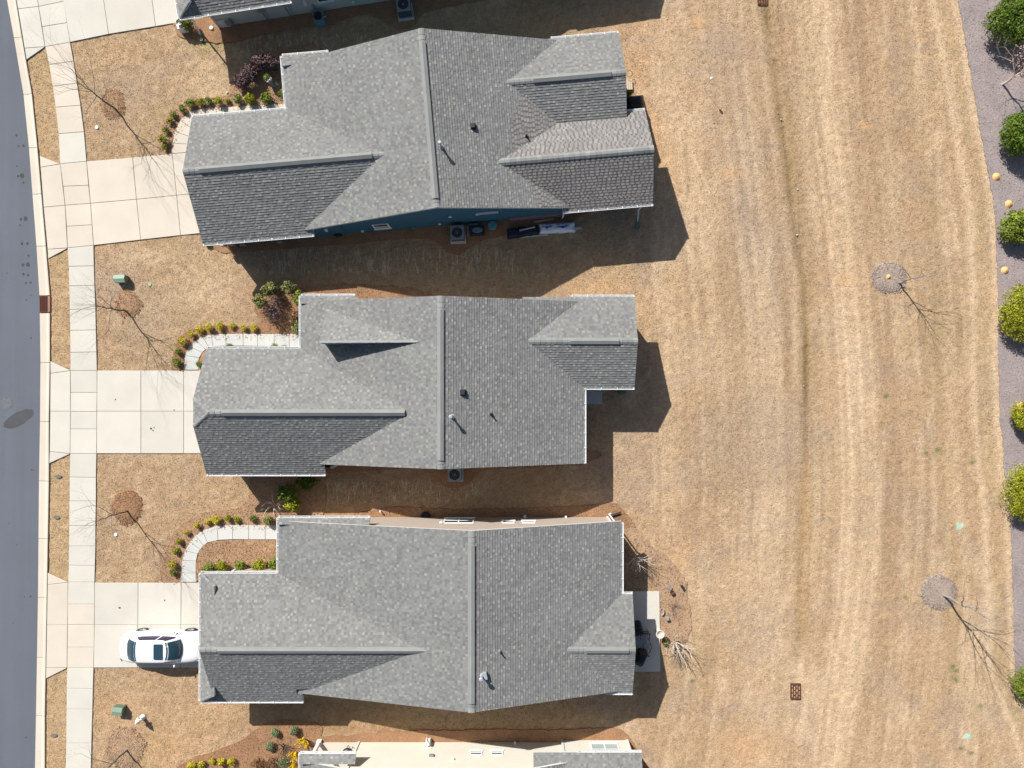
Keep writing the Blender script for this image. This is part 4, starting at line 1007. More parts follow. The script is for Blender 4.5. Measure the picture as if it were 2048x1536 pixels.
def bare_tree(px, py, h, seed, m, label, trunk=.35, r0=.045, spread=.5, depth=5, lean=(0,0), scaffolds=9, cat='tree', name='bare_tree', tnt=0):
    """young deciduous tree: straight leader with ascending scaffold limbs"""
    rnd = random.Random(seed); root = empty(name, G(px, py), label=label, cat=cat)
    t = MB(); n = 8; L = []; q = Vector((0,0,0))
    for i in range(n+1):
        f = i/n; L.append(Vector((lean[0]*f+rnd.gauss(0, .015)*h*.4*(i > 0), lean[1]*f+rnd.gauss(0, .015)*h*.4*(i > 0), h*.86*f-.03)))
    rs = [r0*(1-.82*i/n) for i in range(n+1)]; t.tube(L, rs, 8, cap=False); t.build('trunk', M[m], root)
    c = MB()
    for k in range(scaffolds):
        f = trunk+(1-trunk)*(k+.5)/scaffolds; i = min(int(f*n), n-1); p = L[i].lerp(L[i+1], f*n-i); a = k*2.4+rnd.uniform(-.4, .4)
        ll = h*(.34-.20*(f-trunk)/(1-trunk))*rnd.uniform(.8, 1.25)
        branches(c, p, Vector((math.cos(a)*spread*1.3, math.sin(a)*spread*1.3, .75)), ll, r0*.5*(1.15-f), depth-2, rnd, .2, .55)
    branches(c, L[-1], Vector((0,0,1)), h*.16, rs[-1], 2, rnd, .3, .4)
    c.build('crown', M[m], root); return root
def twiggy(px, py, h, rad, seed, m, label, stems=7, cat='shrub', name='bare_shrub', r0=.02, depth=2, group=None):
    rnd = random.Random(seed); root = empty(name, G(px, py), label=label, cat=cat); mb = MB()
    for k in range(stems):
        a = 6.28*k/stems+rnd.uniform(-.3, .3); branches(mb, Vector((0,0,-.02)), Vector((math.cos(a)*rad/h, math.sin(a)*rad/h, rnd.uniform(.7, 1.1))), h*.5, r0, depth, rnd, .1, .55)
    mb.build('branches', M[m], root)
    if group: root['group'] = group
    return root
def shrub_me(name, r_, h_, n, size, m, seed, lum=4):
    rnd = random.Random(seed); L = [(0,0,h_*.5,r_*.85,r_*.85,h_*.5)]
    for k in range(lum):
        a = rnd.uniform(0, 6.28); L.append((math.cos(a)*r_*.45, math.sin(a)*r_*.45, h_*rnd.uniform(.4,.62), r_*.55, r_*.55, h_*.42))
    return leaves_mesh(name, L, n, size, M[m], seed)
def put(name, me_, px, py, h_, rz=0, s_=1, label=None, cat='shrub', group=None, stem=None):
    o = bpy.data.objects.new(name, me_); COL.objects.link(o); o.location = G(px, py, h_*.4); o.location.z = .03; o.rotation_euler = (0,0,rz); o.scale = (s_, s_, s_)
    o.scale = (s_*random.uniform(.85,1.12), s_*random.uniform(.85,1.12), s_*random.uniform(.8,1.15))
    if label: tag(o, label, cat, group)
    return o
small = {k: [shrub_me('small_'+k, .28, .42, 420, .045, 'leaf_'+k, i+j*3) for i in range(3)] for j, k in enumerate(('gold', 'yg', 'green'))}
ordn = ['first','second','third','fourth','fifth','sixth','seventh','eighth','ninth','tenth','eleventh','twelfth','thirteenth','fourteenth']
def row_of(pts, key, where, grp, s_=1.0, keys=None):
    for i, (x, y) in enumerate(pts):
        kk = keys[i] if keys else key
        put('round_shrub', random.choice(small[kk]), x, y, .42, random.uniform(0, 6), s_*random.uniform(.78, 1.18),
            'small %s shrub, %s, on the walk %s' % ({'gold':'yellow','yg':'yellow-green','green':'green'}[kk], ordn[i]+' from driveway', where), 'shrub', grp)
row_of([(329,294),(329,279),(331,261),(340,243),(348,229),(366,217),(381,207),(400,205),(416,204),(437,204),(455,202),(476,199)], 'yg', 'of the blue-sided house', 'edging shrubs by the blue house walk', .95, keys=['yg','yg','green','yg','green','green','green','yg','green','yg','yg','green'])
row_of([(355,724),(358,701),(366,682),(384,669),(400,661),(420,655),(442,652),(465,652),(488,655),(508,655)], 'gold', 'of the middle house', 'edging shrubs by the middle house walk', .92, keys=['green','green','gold','gold','gold','gold','gold','gold','gold','gold'])
row_of([(347,1144),(346,1128),(351,1101),(359,1082),(374,1065),(395,1050),(416,1042),(433,1037),(456,1036),(475,1039)], 'yg', 'of the beige-sided house', 'edging shrubs by the beige house walk', .92, keys=['green','gold','yg','yg','gold','gold','gold','gold','yg','yg'])
row_of([(385,1531),(404,1528),(424,1522),(443,1521),(464,1523)], 'gold', 'of the cream house', 'edging shrubs by the cream house walk', .9)
med = {k: shrub_me('medium_'+k, .42, .6, 900, .055, 'leaf_'+k, 31+j, 5) for j, k in enumerate(('green','yg','olive','grey','purple','brown','deep'))}
def M_(name, key, px, py, lab, s_=1, cat='shrub', group=None): return put(name, med[key], px, py, .6*s_, random.uniform(0, 6), s_, lab, cat, group)
M_('round_shrub','yg',502,199,'light green shrub at the house end of the blue house edging row',.85)
M_('round_shrub','green',535,197,'larger leafy green shrub beside the walk just left of the blue house front',1.0)
M_('round_shrub','green',567,188,'green shrub half hidden by the front gutter of the blue house',.8)
def big(name, px, py, rx, ry, h_, n, size, m, seed, label, cat='bush', lum=6, group=None):
    rnd = random.Random(seed); L = [(0,0,h_*.45,rx*.8,ry*.8,h_*.5)]
    for k in range(lum):
        a = 6.28*k/lum+rnd.uniform(-.3, .3); L.append((math.cos(a)*rx*.55, math.sin(a)*ry*.55, h_*rnd.uniform(.35,.6), rx*.5, ry*.5, h_*.4))
    if rx > .8:
        for k in range(34):
            a = rnd.uniform(0, 6.28); e = rnd.uniform(.1, 1.25); L.append((math.cos(a)*math.cos(e)*rx*.95, math.sin(a)*math.cos(e)*ry*.95, h_*(.35+.55*math.sin(e)), rx*.2, ry*.2, h_*.16))
    root = empty(name, (0,0,0), label=label, cat=cat, group=group); c = G(px, py, h_*.5); root.location = (c.x, c.y, .02)
    o = bpy.data.objects.new('crown', leaves_mesh('crown', L, n, size, M[m], seed, shell=.8 if rx > .8 else .55)); COL.objects.link(o); o.parent = root
    mb = MB()
    for k in range(5):
        a = 6.28*k/5; branches(mb, Vector((0,0,-.02)), Vector((math.cos(a)*rx*.6, math.sin(a)*ry*.6, h_)), h_*.5, .025, 1, rnd)
    mb.build('stems', M['bark_dark'], root); return root
big('purple_bush', 532, 127, .85, .48, 1.1, 3800, .05, 'leaf_purple', 3, 'dark purple-leaved bush against the front corner of the blue house', group='purple bushes by the blue house')
big('purple_bush', 501, 148, .50, .5, 1.0, 2200, .05, 'leaf_purple', 4, 'middle purple bush between the corner bush and the outermost one', group='purple bushes by the blue house')
big('purple_bush', 484, 165, .52, .42, .9, 2200, .05, 'leaf_purple', 5, 'purple bush farthest out on the lawn at the blue house', group='purple bushes by the blue house')
# right border evergreens
big('evergreen_bush', 2021, 46, 1.32, 1.30, 1.9, 15000, .060, 'leaf_deep', 11, 'large deep green conifer bush in the grey mulch at the upper right corner', lum=10)
big('evergreen_bush', 2040, 268, 1.05, 1.20, 1.7, 12000, .060, 'leaf_deep', 12, 'deep green conifer bush right of the pale bare tree in the grey mulch', lum=10)
big('leafy_bush', 2040, 455, 1.15, .95, 1.3, 7000, .075, 'leaf_green', 13, 'loose light green broadleaf bush below the second conifer bush on the right edge', lum=8)
big('evergreen_bush', 2046, 625, 1.3, 1.55, 1.6, 14000, .05, 'leaf_yg', 14, 'big yellow-green rounded bush at the right edge, level with the middle house', lum=9)
big('evergreen_bush', 2053, 833, .85, .9, 1.2, 7000, .05, 'leaf_yg', 15, 'small yellow-green bush peeking in at the right edge between the two big round ones', lum=7)
big('evergreen_bush', 2052, 985, 1.3, 1.5, 1.6, 14000, .05, 'leaf_yg', 16, 'rounded golden-green bush at the right edge, lower of the two big round ones', lum=9)
big('evergreen_bush', 2060, 1366, 1.05, 1.1, 1.3, 8000, .05, 'leaf_green', 17, 'green bush at the right edge near the bottom corner', lum=7)
# middle house front bed
big('tangled_shrub', 549, 622, .62, .85, 1.1, 900, .05, 'leaf_purple', 21, 'dark twiggy half-bare shrub in the bed before the middle house')
twiggy(550, 620, 1.2, .7, 22, 'bark_dark', 'mass of bare dark stems rising from the tangled shrub bed of the middle house', 12, depth=3)
for (x, y, rx, h_, n, k, lab) in [(522,603,.42,1.2,900,'leaf_olive','olive-leaved shrub on the lawn side of the dark tangled shrub'),(541,578,.44,1.3,950,'leaf_olive','olive-leaved shrub above the dark tangled shrub'),(578,577,.40,1.2,850,'leaf_olive','olive shrub between the house corner and the dark tangled shrub'),
      (600,596,.42,1.2,950,'leaf_green','green shrub tucked at the top front corner of the middle house'),(590,634,.48,.9,800,'leaf_brown','rust-brown shrub touching the front wall of the middle house'),(597,656,.42,.9,850,'leaf_olive','yellowing shrub overhanging the walk end at the middle house')]:
    big('leafy_shrub', x, y, rx, rx, h_, n, .06, k, int(x), lab, 'shrub', 4)
for (x, y, l_) in [(459,694,'low green plant under the garage gutter of the middle house, nearer the driveway'),(550,692,'low green clump between walk and garage wall of the middle house'),(568,695,'small green plant near the porch at the middle house'),(401,728,'little green plant by the garage corner of the middle house')]:
    M_('low_plant','green',x,y,l_,.5,'plant')
# between middle and beige house
big('leafy_shrub', 576, 985, .6, .6, 1.5, 1500, .06, 'leaf_deep', 41, 'dark green shrub standing in the shade of the middle house', 'shrub', 5)
big('leafy_shrub', 587, 1010, .42, .42, 1.2, 900, .065, 'leaf_yg', 42, 'sunlit yellow-green shrub above the front corner of the beige house', 'shrub', 4)
big('leafy_shrub', 615, 965, .7, .5, 1.0, 1300, .06, 'leaf_deep', 46, 'dark low shrub deep in shade under the garage eave of the middle house', 'shrub', 4)
M_('round_shrub','olive',508,1036,'thin olive shrub next to last on the beige house walk',.6); M_('round_shrub','olive',536,1039,'fuller olive shrub at the corner of the beige house walk',.85)
for x, y, l_, k in [(416,1136,'leftmost','green'),(443,1132,'second','yg'),(480,1133,'third','green'),(519,1130,'fourth','yg'),(551,1127,'rightmost','green')]:
    M_('bedding_shrub', k, x, y, '%s leafy shrub of five along the garage wall of the beige house'%l_, 1.0, 'shrub', 'shrubs along the beige house garage wall')
# bottom bed
M_('clipped_shrub','grey',551,1464,'grey-green ball shrub, left one of the upper pair above the yellow flowers',.72); M_('clipped_shrub','grey',590,1459,'grey-green ball shrub nearest the yellow flowering bushes',.75); M_('clipped_shrub','grey',541,1491,'grey-green ball shrub below the pair, beside dark bare stems',.75)
def forsythia(px, py, rad, seed, label):
    rnd = random.Random(seed); root = empty('flowering_shrub', G(px, py), label=label, cat='flowering shrub', group='yellow flowering shrubs'); st = MB(); L = []
    for k in range(16):
        a = rnd.uniform(0, 6.28); d = Vector((math.cos(a)*rnd.uniform(.2,1)*rad, math.sin(a)*rnd.uniform(.2,1)*rad, rnd.uniform(.5,.9))); st.tube([Vector((0,0,0)), d*.5+Vector((0,0,.1)), d], [.012,.009,.004], 4)
        for t in np.linspace(.35, 1, 8): L.append((d.x*t, d.y*t, d.z*t, .055, .055, .055))
    st.build('stems', M['bark'], root); o = bpy.data.objects.new('flowers', leaves_mesh('flowers', L, 1300, .028, M['flower'], seed, shell=.2)); COL.objects.link(o); o.parent = root
forsythia(611,1477,.38,51,'bright yellow flowering shrub, uppermost, left of the cream porch'); forsythia(592,1502,.36,52,'bright yellow flowering shrub, middle, beside the cream porch roof corner'); forsythia(592,1527,.42,53,'bright yellow flowering shrub, lowest, at the bottom edge of the bed')
twiggy(569,1494,1.0,.9,54,'bark_dark','dark bare spreading shrub between the grey-green balls and the yellow flowers',8,depth=3,r0=.028)
for x, y, s_, l_ in [(515,1527,61,'brown twiggy bush, left one at the bottom edge of the flower bed'),(545,1526,62,'brown twiggy bush, middle one at the bottom edge of the flower bed'),(569,1524,63,'dark green-brown bush by the lowest yellow flowers')]:
    big('twiggy_bush', x, y, .4, .38, .7, 700, .045, 'leaf_brown' if s_ != 63 else 'leaf_grey', s_, l_, 'bush', 4)
big('leafy_bush', 375, 47, .42, .42, .9, 1300, .05, 'leaf_green', 71, 'green leafy bush at the garage corner of the top left house', 'bush', 4)
M_('low_plant','green',415,486,'small green plant under the garage corner of the blue house',.5,'plant')

# trees
bare_tree(232,219,4.7,101,'bark','young bare tree on the front lawn of the blue house, with long forked shadow',r0=.055,spread=.55,depth=6,scaffolds=12)
bare_tree(254,623,4.0,102,'bark','young bare tree on the front lawn of the middle house',r0=.055,spread=.6,depth=6,scaffolds=13)
bare_tree(256,1021,4.2,103,'bark','young bare tree in a round mulch ring on the front lawn of the beige house',r0=.048,spread=.5,depth=6,scaffolds=12)
bare_tree(255,1499,4.4,104,'bark','young bare tree at the bottom edge near the white hydrant',r0=.055,spread=.55,depth=6,scaffolds=12)
bare_tree(1797,565,3.7,105,'bark_mid','slim grey-barked bare tree in the upper grey mulch patch of the back lawn',r0=.055,spread=.6,depth=6,scaffolds=13)
bare_tree(1886,1190,5.4,106,'bark_mid','tall bare tree with long shadow in the lower grey mulch patch of the back lawn',r0=.075,spread=.6,depth=5,scaffolds=14,lean=(.2,-.15),trunk=.28)
tr = bare_tree(2004,169,4.3,107,'bark_pale','pale bare tree with dry pinkish buds between the two deep green conifer bushes',r0=.07,spread=.9,depth=6,scaffolds=14,trunk=.22)
V_ = leaves_mesh('buds', [(0,0,2.6,1.5,1.5,1.1)], 1100, .045, M['twig_pink'], 9, shell=.3); o = bpy.data.objects.new('dry_leaves', V_); COL.objects.link(o); o.parent = tr
def myrtle(px, py, h, rad, seed, m, label, stems): return twiggy(px, py, h, rad, seed, m, label, stems, cat='small tree', name='small_tree', r0=.032, depth=2)
myrtle(1268,1117,1.5,.65,111,'bark_pale','pale leafless multi-stem tree just off the back corner of the beige house',8)
myrtle(1349,1284,1.7,.75,112,'bark_pale','pale star-shaped leafless tree beside the patio of the beige house',13)
myrtle(549,1008,1.2,.75,113,'bark_pale','whitish leafless branching shrub in front of the beige house, at the shadow edge',5)
for x, y, r_, s_, l_ in [(1297,1133,.4,121,'brown wispy shrub below the first pale bare tree behind the beige house'),(1347,1213,.5,122,'brown wispy shrub right of the oval planter'),(1350,1313,.45,123,'brown wispy shrub below the star-shaped bare tree')]:
    twiggy(x, y, .6, r_, s_, 'bark', l_, 14, depth=3, r0=.008)
M_('low_plant','green',1330,1283,'low dark green round plant beside the stone bowl at the patio',.5,'plant')

# ------------------------------------------------------------ patio and yard things
mb = MB(); P_ = [(p_.x, p_.y) for p_ in gp([(1215,1182),(1318,1182),(1320,1342),(1215,1342)])]; mb.prism(P_, -.05, .10)
pt = mb.build('patio', M['conc']); tag(pt, kind='structure')
mb = MB(); mb.prism([(p_.x, p_.y) for p_ in gp([(1160,778),(1204,778),(1204,808),(1160,808)])], -.05, .08); tag(mb.build('patio', M['conc_grey']), kind='structure')
def slat_chair(px, py, rz, label):
    root = empty('patio_chair', G(px, py, .4), rz, label=label, cat='chair', group='slatted chairs on the patio'); root.location.z = .10
    f = MB()
    for x in (-.24, .24):
        for y in (-.22, .22): f.tube([(x, y, 0), (x*.95, y*.95, .40)], .018, 6)
        f.tube([(x*1.06,-.22,.02),(x*1.06,-.20,.62),(x*1.06,.22,.60)], .018, 6)
    for y in (-.24, .24): f.tube([(-.24,y,.40),(.24,y,.40)], .016, 6)
    f.build('frame', M['dark'], root)
    s_ = MB(); s_.box((0,-.01,.40),(.46,.48,.02)); s_.build('dark_gap_sheet', M['black'], root)  # black sheet added under the slats to paint the gaps dark
    for k in range(6):
        s_ = MB(); s_.box((-.20+.08*k, -.02, .43), (.05,.50,.018)); s_.build('seat_slat', mat('chair_slat', (.62,.57,.54), .5, .05), root)
    for k in range(6):
        s_ = MB(); s_.box((-.20+.08*k, .27, .66), (.035,.02,.5)); s_.build('back_slat', M['dark'], root)
    t = MB(); t.tube([(-.26,.27,.92),(0,.29,.95),(.26,.27,.92)], .022, 6); t.build('top_rail', M['dark'], root)
slat_chair(1288,1270,R(-2),'dark metal slatted patio chair, upper of the two')
slat_chair(1291,1293,R(155),'dark metal slatted patio chair, lower and turned towards the covered grill')
root = empty('patio_table', G(1277,1281,.4), label='round dark patio table between the slatted chairs, half under the eave', cat='table'); root.location.z = .1
mb = MB(); mb.lathe([(.001,.62),(.40,.62),(.41,.60),(.40,.58),(.001,.58)], n=24); mb.build('table_top', M['grey_metal'], root)
mb = MB(); mb.tube([(0,0,.58),(0,0,.1)], .03, 8); mb.lathe([(.04,.12),(.2,.03),(.22,0)], n=16); mb.build('table_base', M['dark'], root)
def covered(px, py, sx, sy, h_, rz, label, cat, name, z0=.1, hood=True):
    root = empty(name, G(px, py, h_*.7), rz, label=label, cat=cat); root.location.z = z0
    mb = MB(); n = 9; rows = []
    prof = [(1.0,0),(1.02,h_*.35),(.98,h_*.62),(.9,h_*.82),(.62,h_*.97),(.25,h_*1.02)]
    for r_, z in prof:
        ring_ = []
        for k in range(24):
            t = 2*math.pi*k/24; c_, s__ = math.cos(t), math.sin(t); e = .32
            x = math.copysign(abs(c_)**e, c_)*sx/2*r_; y = math.copysign(abs(s__)**e, s__)*sy/2*(r_ if not hood else r_**.8)
            w_ = 1+.03*math.sin(5*t+z*4)
            ring_.append((x*w_, y*w_, z))
        rows.append(ring_)
    V_ = [p_ for r_ in rows for p_ in r_]; F_ = [(i*24+k, i*24+(k+1)%24, (i+1)*24+(k+1)%24, (i+1)*24+k) for i in range(len(rows)-1) for k in range(24)]+[tuple((len(rows)-1)*24+k for k in range(24))]
    mb.add(V_, F_); mb.build('cover', M['black'], root, smooth=True)
    f = MB(); 
    for x in (-1, 1):
        for y in (-1, 1): f.box((x*sx*.4, y*sy*.38, .03), (.06,.06,.1))
    f.build('feet', M['grey_metal'], root)
covered(1280,1314,.95,.62,1.15,R(64),'black covered grill on the patio of the beige house','grill','covered_grill')
covered(1274,1258,.65,.6,.95,R(10),'black covered chair at the patio edge, under the eave of the beige house','chair','covered_chair')
covered(1268,205,1.05,.70,1.15,R(4),'large black covered grill behind the blue-sided house','grill','covered_grill',z0=0)
# stone bowl on pedestal
root = empty('stone_bowl', G(1319,1266,.5), label='round pale stone bowl on the patio edge, casting a disc shadow', cat='bird bath'); root.location.z = .1
mb = MB(); mb.lathe([(.001,0),(.17,0),(.17,.05),(.08,.1),(.07,.45),(.14,.52)], n=20); mb.build('pedestal', M['stone'], root, smooth=True)
mb = MB(); mb.lathe([(.10,.50),(.20,.54),(.25,.62),(.25,.66),(.21,.66),(.18,.60),(.001,.57)], n=28); mb.build('bowl', mat('bowl_stone', (.62,.56,.46), .8, .1, 8), root, smooth=True)
root = empty('oval_planter', G(1323,1221), label='oval pale-rimmed planter lying beside the patio', cat='planter')
mb = MB(); mb.lathe([(.09,0),(.11,.15),(.12,.2),(.10,.2),(.09,.14)], n=24, sy=1.9); mb.build('rim', mat('pink_stone', (.52,.38,.32), .8), root)
mb = MB(); mb.lathe([(.001,.13),(.1,.13)], n=24, sy=1.9); mb.build('soil', M['joint'], root)
def simple(name, mb, m, loc, label, cat, rz=0, smooth=False):
    o = mb.build(name, m if not isinstance(m, str) else M[m], smooth=smooth); o.location = loc; o.rotation_euler = (0,0,rz); return tag(o, label, cat)
mb = MB(); mb.lathe([(.09,0),(.12,.22),(.13,.24),(.10,.24),(.09,.18),(.001,.17)], n=16); simple('plant_pot', mb, 'rust', G(1343,1183), 'dark round plant pot on the mulch behind the beige house', 'pot')
mb = MB(); mb.box((0,0,.12),(.2,.18,.24), top=.9); mb.box((0,0,.25),(.16,.14,.02)); simple('garden_box', mb, 'ac', G(1334,1236), 'small pale green box beside the oval planter', 'box', .3)
mb = MB(); mb.box((0,0,.1),(.26,.2,.04)); mb.box((0,.06,.05),(.05,.05,.1)); simple('garden_light', mb, 'grey_metal', G(1339,1175), 'small grey panel light stuck in the mulch beside the plant pot', 'garden light', -.6)
mb = MB(); mb.box((0,0,.09),(.36,.15,.05)); mb.box((0,0,.04),(.05,.05,.08)); simple('garden_light', mb, 'dark', G(1365,1175), 'dark flat panel light in the mulch, farther from the patio', 'garden light', -1.0)
# air conditioners
def ac(px, py, label, rz=0, s_=.78, h_=.75, m='ac', pad=True):
    root = empty('air_conditioner', G(px, py, h_*.7), rz, label=label, cat='air conditioner', group='air conditioning units beside the houses'); root.location.z = 0
    if pad: mb = MB(); mb.box((0,-.03,.05),(s_*1.15,s_*1.2,.1)); mb.build('pad', M['conc_grey'], root)
    b = MB(); 
    b.box((0,0,.1+h_*.05),(s_,s_,h_*.1)); b.box((0,0,.1+h_*.5),(s_*.95,s_*.95,h_*.85), m=1)
    for k in range(9):
        x = -s_/2+.02+k*(s_-.04)/8
        for y in (-1, 1): b.box((x, y*s_*.485, .1+h_*.5),(.018,.02,h_*.9)); b.box((y*s_*.485, x, .1+h_*.5),(.02,.018,h_*.9))
    n = 24; zt = .1+h_; outer = []
    for k in range(n):
        t = 2*math.pi*k/n; c_, s__ = math.cos(t), math.sin(t); q_ = s_/2/max(abs(c_), abs(s__)); outer.append((c_*q_, s__*q_, zt))
    inner = [(math.cos(2*math.pi*k/n)*s_*.40, math.sin(2*math.pi*k/n)*s_*.40, zt) for k in range(n)]; low = [(x, y, zt-.12) for x, y, _ in inner]; ob = [(x, y, zt-.06) for x, y, _ in outer]
    b.add(outer+inner+low+ob, [(k, (k+1)%n, n+(k+1)%n, n+k) for k in range(n)]+[(n+k, n+(k+1)%n, 2*n+(k+1)%n, 2*n+k) for k in range(n)]+[(3*n+k, 3*n+(k+1)%n, (k+1)%n, k) for k in range(n)])
    b.build('casing', [M[m], M['dark']], root)
    f = MB()
    for k in range(3):
        a = 2.1*k+.4; M3 = Matrix.Rotation(a, 3, 'Z'); P3 = [Vector(p_) for p_ in ((.03,-.04,zt-.10),(s_*.36,-.12,zt-.11),(s_*.37,.10,zt-.06),(.03,.05,zt-.07))]; f.add([M3@p_ for p_ in P3], [(0,1,2,3)])
    f.lathe([(.001,zt-.04),(.06,zt-.04),(.07,zt-.08)], n=12); f.build('fan', M['grey_metal'], root)
    g_ = MB()
    for rr in (.12,.22,.31): g_.lathe([(rr-.004,zt),(rr,zt+.006),(rr+.004,zt)], n=20)
    for k in range(8): a = k*math.pi/8; g_.tube([(math.cos(a)*s_*.41, math.sin(a)*s_*.41, zt+.004), (-math.cos(a)*s_*.41, -math.sin(a)*s_*.41, zt+.004)], .003, 3)
    g_.build('guard', M['grey_metal'], root); return root
ac(915,467,'air conditioner beside the blue-sided house wall, next to a generator',R(3)); ac(910,948,'air conditioner tucked under the south eave of the middle house',0); ac(808,14,'larger air conditioner at the top edge behind the top left house',R(8),.8,.85)
def small_unit():
    root = empty('condenser', G(637,34,.4), R(8), label='small teal cube-shaped condenser against the pale wall of the top left house', cat='air conditioner'); root.location.z = 0
    b = MB(); b.box((0,0,.28),(.6,.62,.5)); b.box((0,0,.03),(.66,.7,.06)); b.build('casing', mat('teal_casing', (.14,.24,.27), .5, .1, 6), root)
    f = MB(); f.lathe([(.24,.53),(.25,.56),(.22,.56),(.16,.545),(.15,.56),(.12,.545),(.06,.56),(.001,.56)], n=20); f.build('fan_grille', M['dark'], root)
    p_ = MB(); p_.tube([(.25,-.05,.4),(.42,-.05,.42)], .025, 6); p_.build('pipe', M['white'], root)
small_unit()
# generator next to AC
root = empty('generator', G(950,461,.4), R(4), label='grey standby generator between the air conditioner and the round teal lid', cat='generator'); root.location.z = 0
b = MB(); b.box((.12,0,.28),(.85,.52,.5), top=.96); b.build('housing', M['dark'], root)
b = MB(); b.lathe([(.001,.58),(.26,.58),(.30,.55),(.31,.52)], c=(.14,0,0), n=24, sy=.55); b.build('lid', mat('teal_lid', (.13,.22,.27), .5), root)
b = MB(); b.box((-.42,.02,.35),(.12,.75,.08)); b.box((-.15,.36,.35),(.7,.08,.08)); b.build('bracket', M['grey_metal'], root)
mb = MB(); mb.lathe([(.2,0),(.24,.36),(.26,.38),(.26,.41),(.20,.42),(.001,.43)], n=24); simple('round_bin', mb, mat('teal_plastic', (.10,.27,.32), .5, .08, 6), G(985,453.5), 'round teal lidded bucket beside the blue house', 'bucket', smooth=True)
mb = MB(); mb.lathe([(.001,.12),(.10,.12),(.12,.09),(.12,0)], n=16); simple('cleanout_cap', mb, 'white', G(423.5,57), 'small white round cap on the mulch by the pale wall', 'pipe cap')
# building leftovers along the blue wall
def plank(px0, py0, px1, py1, z, w_, t_, m, label, cat='board', name='board', group=None):
    a, b_ = G(px0, py0, z), G(px1, py1, z); mb = MB(); d = b_-a; mb.box((0,0,0), (d.length, w_, t_)); c = (a+b_)/2
    o = simple(name, mb, m, c, label, cat, math.atan2(d.y, d.x))
    if group: o['group'] = group
pk = mat('pink_board', (.34,.20,.21), .7, .1, 4); pg = mat('pink_board_dark', (.22,.13,.15), .7, .1, 4)
plank(1020,438,1137,426,.62,.12,.10,pk,'long pinkish trim board leaning along the blue wall, upper one','board','trim_board'); plank(1021,441.5,1138,430,.45,.08,.08,pg,'long darker pink trim board lying just below the upper one','board','trim_board')
plank(1068,444,1108,438,.2,.10,.08,'wood','short weathered board beneath the pink trim boards')
plank(1039,461,1070,454,.42,.07,.05,'stone','short white board lying on the dark tarp bag'); plank(1039,475,1096,469.5,.06,.08,.05,'stone','white trim piece on the ground below the bags, left one'); plank(1062,468,1108,466,.08,.07,.05,'stone','white trim piece on the ground below the printed bag'); plank(1084,463,1122,465,.12,.05,.05,'stone','thin white strip beside the trim pieces'); plank(1110,464.5,1160,456,.10,.16,.10,'stone','pale board end sticking out from under the printed bag')
plank(1100,463.6,1164,456,.05,.10,.05,'stone','lowest pale strip beside the printed bag')
def lumpy(sx, sy, h_, seed, nx_=22, ny_=10):
    mb = MB(); V_ = []
    for i in range(nx_+1):
        for j in range(ny_+1):
            u, v = i/nx_*2-1, j/ny_*2-1; e = (1-abs(u)**6)*(1-abs(v)**4); z = h_*max(e, 0)**.5*(1+.25*mnoise.noise(Vector((u*3, v*2, seed))))
            wob = 1+.10*mnoise.noise(Vector((u*2, v*2, seed+5))); V_.append((u*sx/2*wob, v*sy/2*wob*(1+.15*mnoise.noise(Vector((u*2.5,0,seed+9)))), z))
    mb.add(V_, [(i*(ny_+1)+j, (i+1)*(ny_+1)+j, (i+1)*(ny_+1)+j+1, i*(ny_+1)+j+1) for i in range(nx_) for j in range(ny_)]); return mb
o = simple('tarp_bag', lumpy(1.9,.62,.38,3), mat('navy_tarp', (.012,.02,.045), .45, .1, 5, bump=.3, bscale=8), G(1046,463,.2), 'long black tarpaulin-wrapped bundle beside the blue house', 'tarp bundle', R(7), True); o.location.z = 0
bagm = mat('white_plastic', (.74,.79,.86), .4, .05, 4, bump=.25, bscale=6)
root = empty('printed_bag', G(1115,455,.25), R(3), label='white plastic bag with blue printed emblems on the pile beside the blue house', cat='bag'); root.location.z = .04
bo = lumpy(2.1,.60,.34,8).build('bag', bagm, root, smooth=True)
blue = mat('blue_print', (.02,.07,.32), .45, 0)
def emblem(cx, cy, s_, rz):
    mb = MB(); pts = [(-.30,-.11),(.30,-.11),(.30,.06),(.12,.10),(0,.17),(-.12,.10),(-.30,.06)]
    Mx = Matrix.Rotation(rz, 2); pts = [tuple(Mx@Vector(p_)*s_+Vector((cx, cy))) for p_ in pts]
    mb.prism(pts, .30, .385); e = mb.build('emblem', blue, root)
    cu = bpy.data.curves.new('lettering', 'FONT'); cu.body = "LOWE'S"; cu.size = .165*s_; cu.align_x = 'CENTER'; cu.align_y = 'CENTER'; cu.extrude = .004; cu.offset = .004
    to = bpy.data.objects.new('tmp', cu); COL.objects.link(to); bpy.context.view_layer.update()
    me_ = bpy.data.meshes.new_from_object(to); bpy.data.objects.remove(to); me_.materials.clear(); me_.materials.append(M['white'])
    lo = bpy.data.objects.new('lettering', me_); COL.objects.link(lo); lo.parent = e; q_ = Mx@Vector((0,-.03))*s_; lo.location = (cx+q_.x, cy+q_.y, .392); lo.rotation_euler = (0,0,rz)
emblem(-.62,.10,.95,math.pi-.05); emblem(.30,.08,1.05,math.pi+.03)
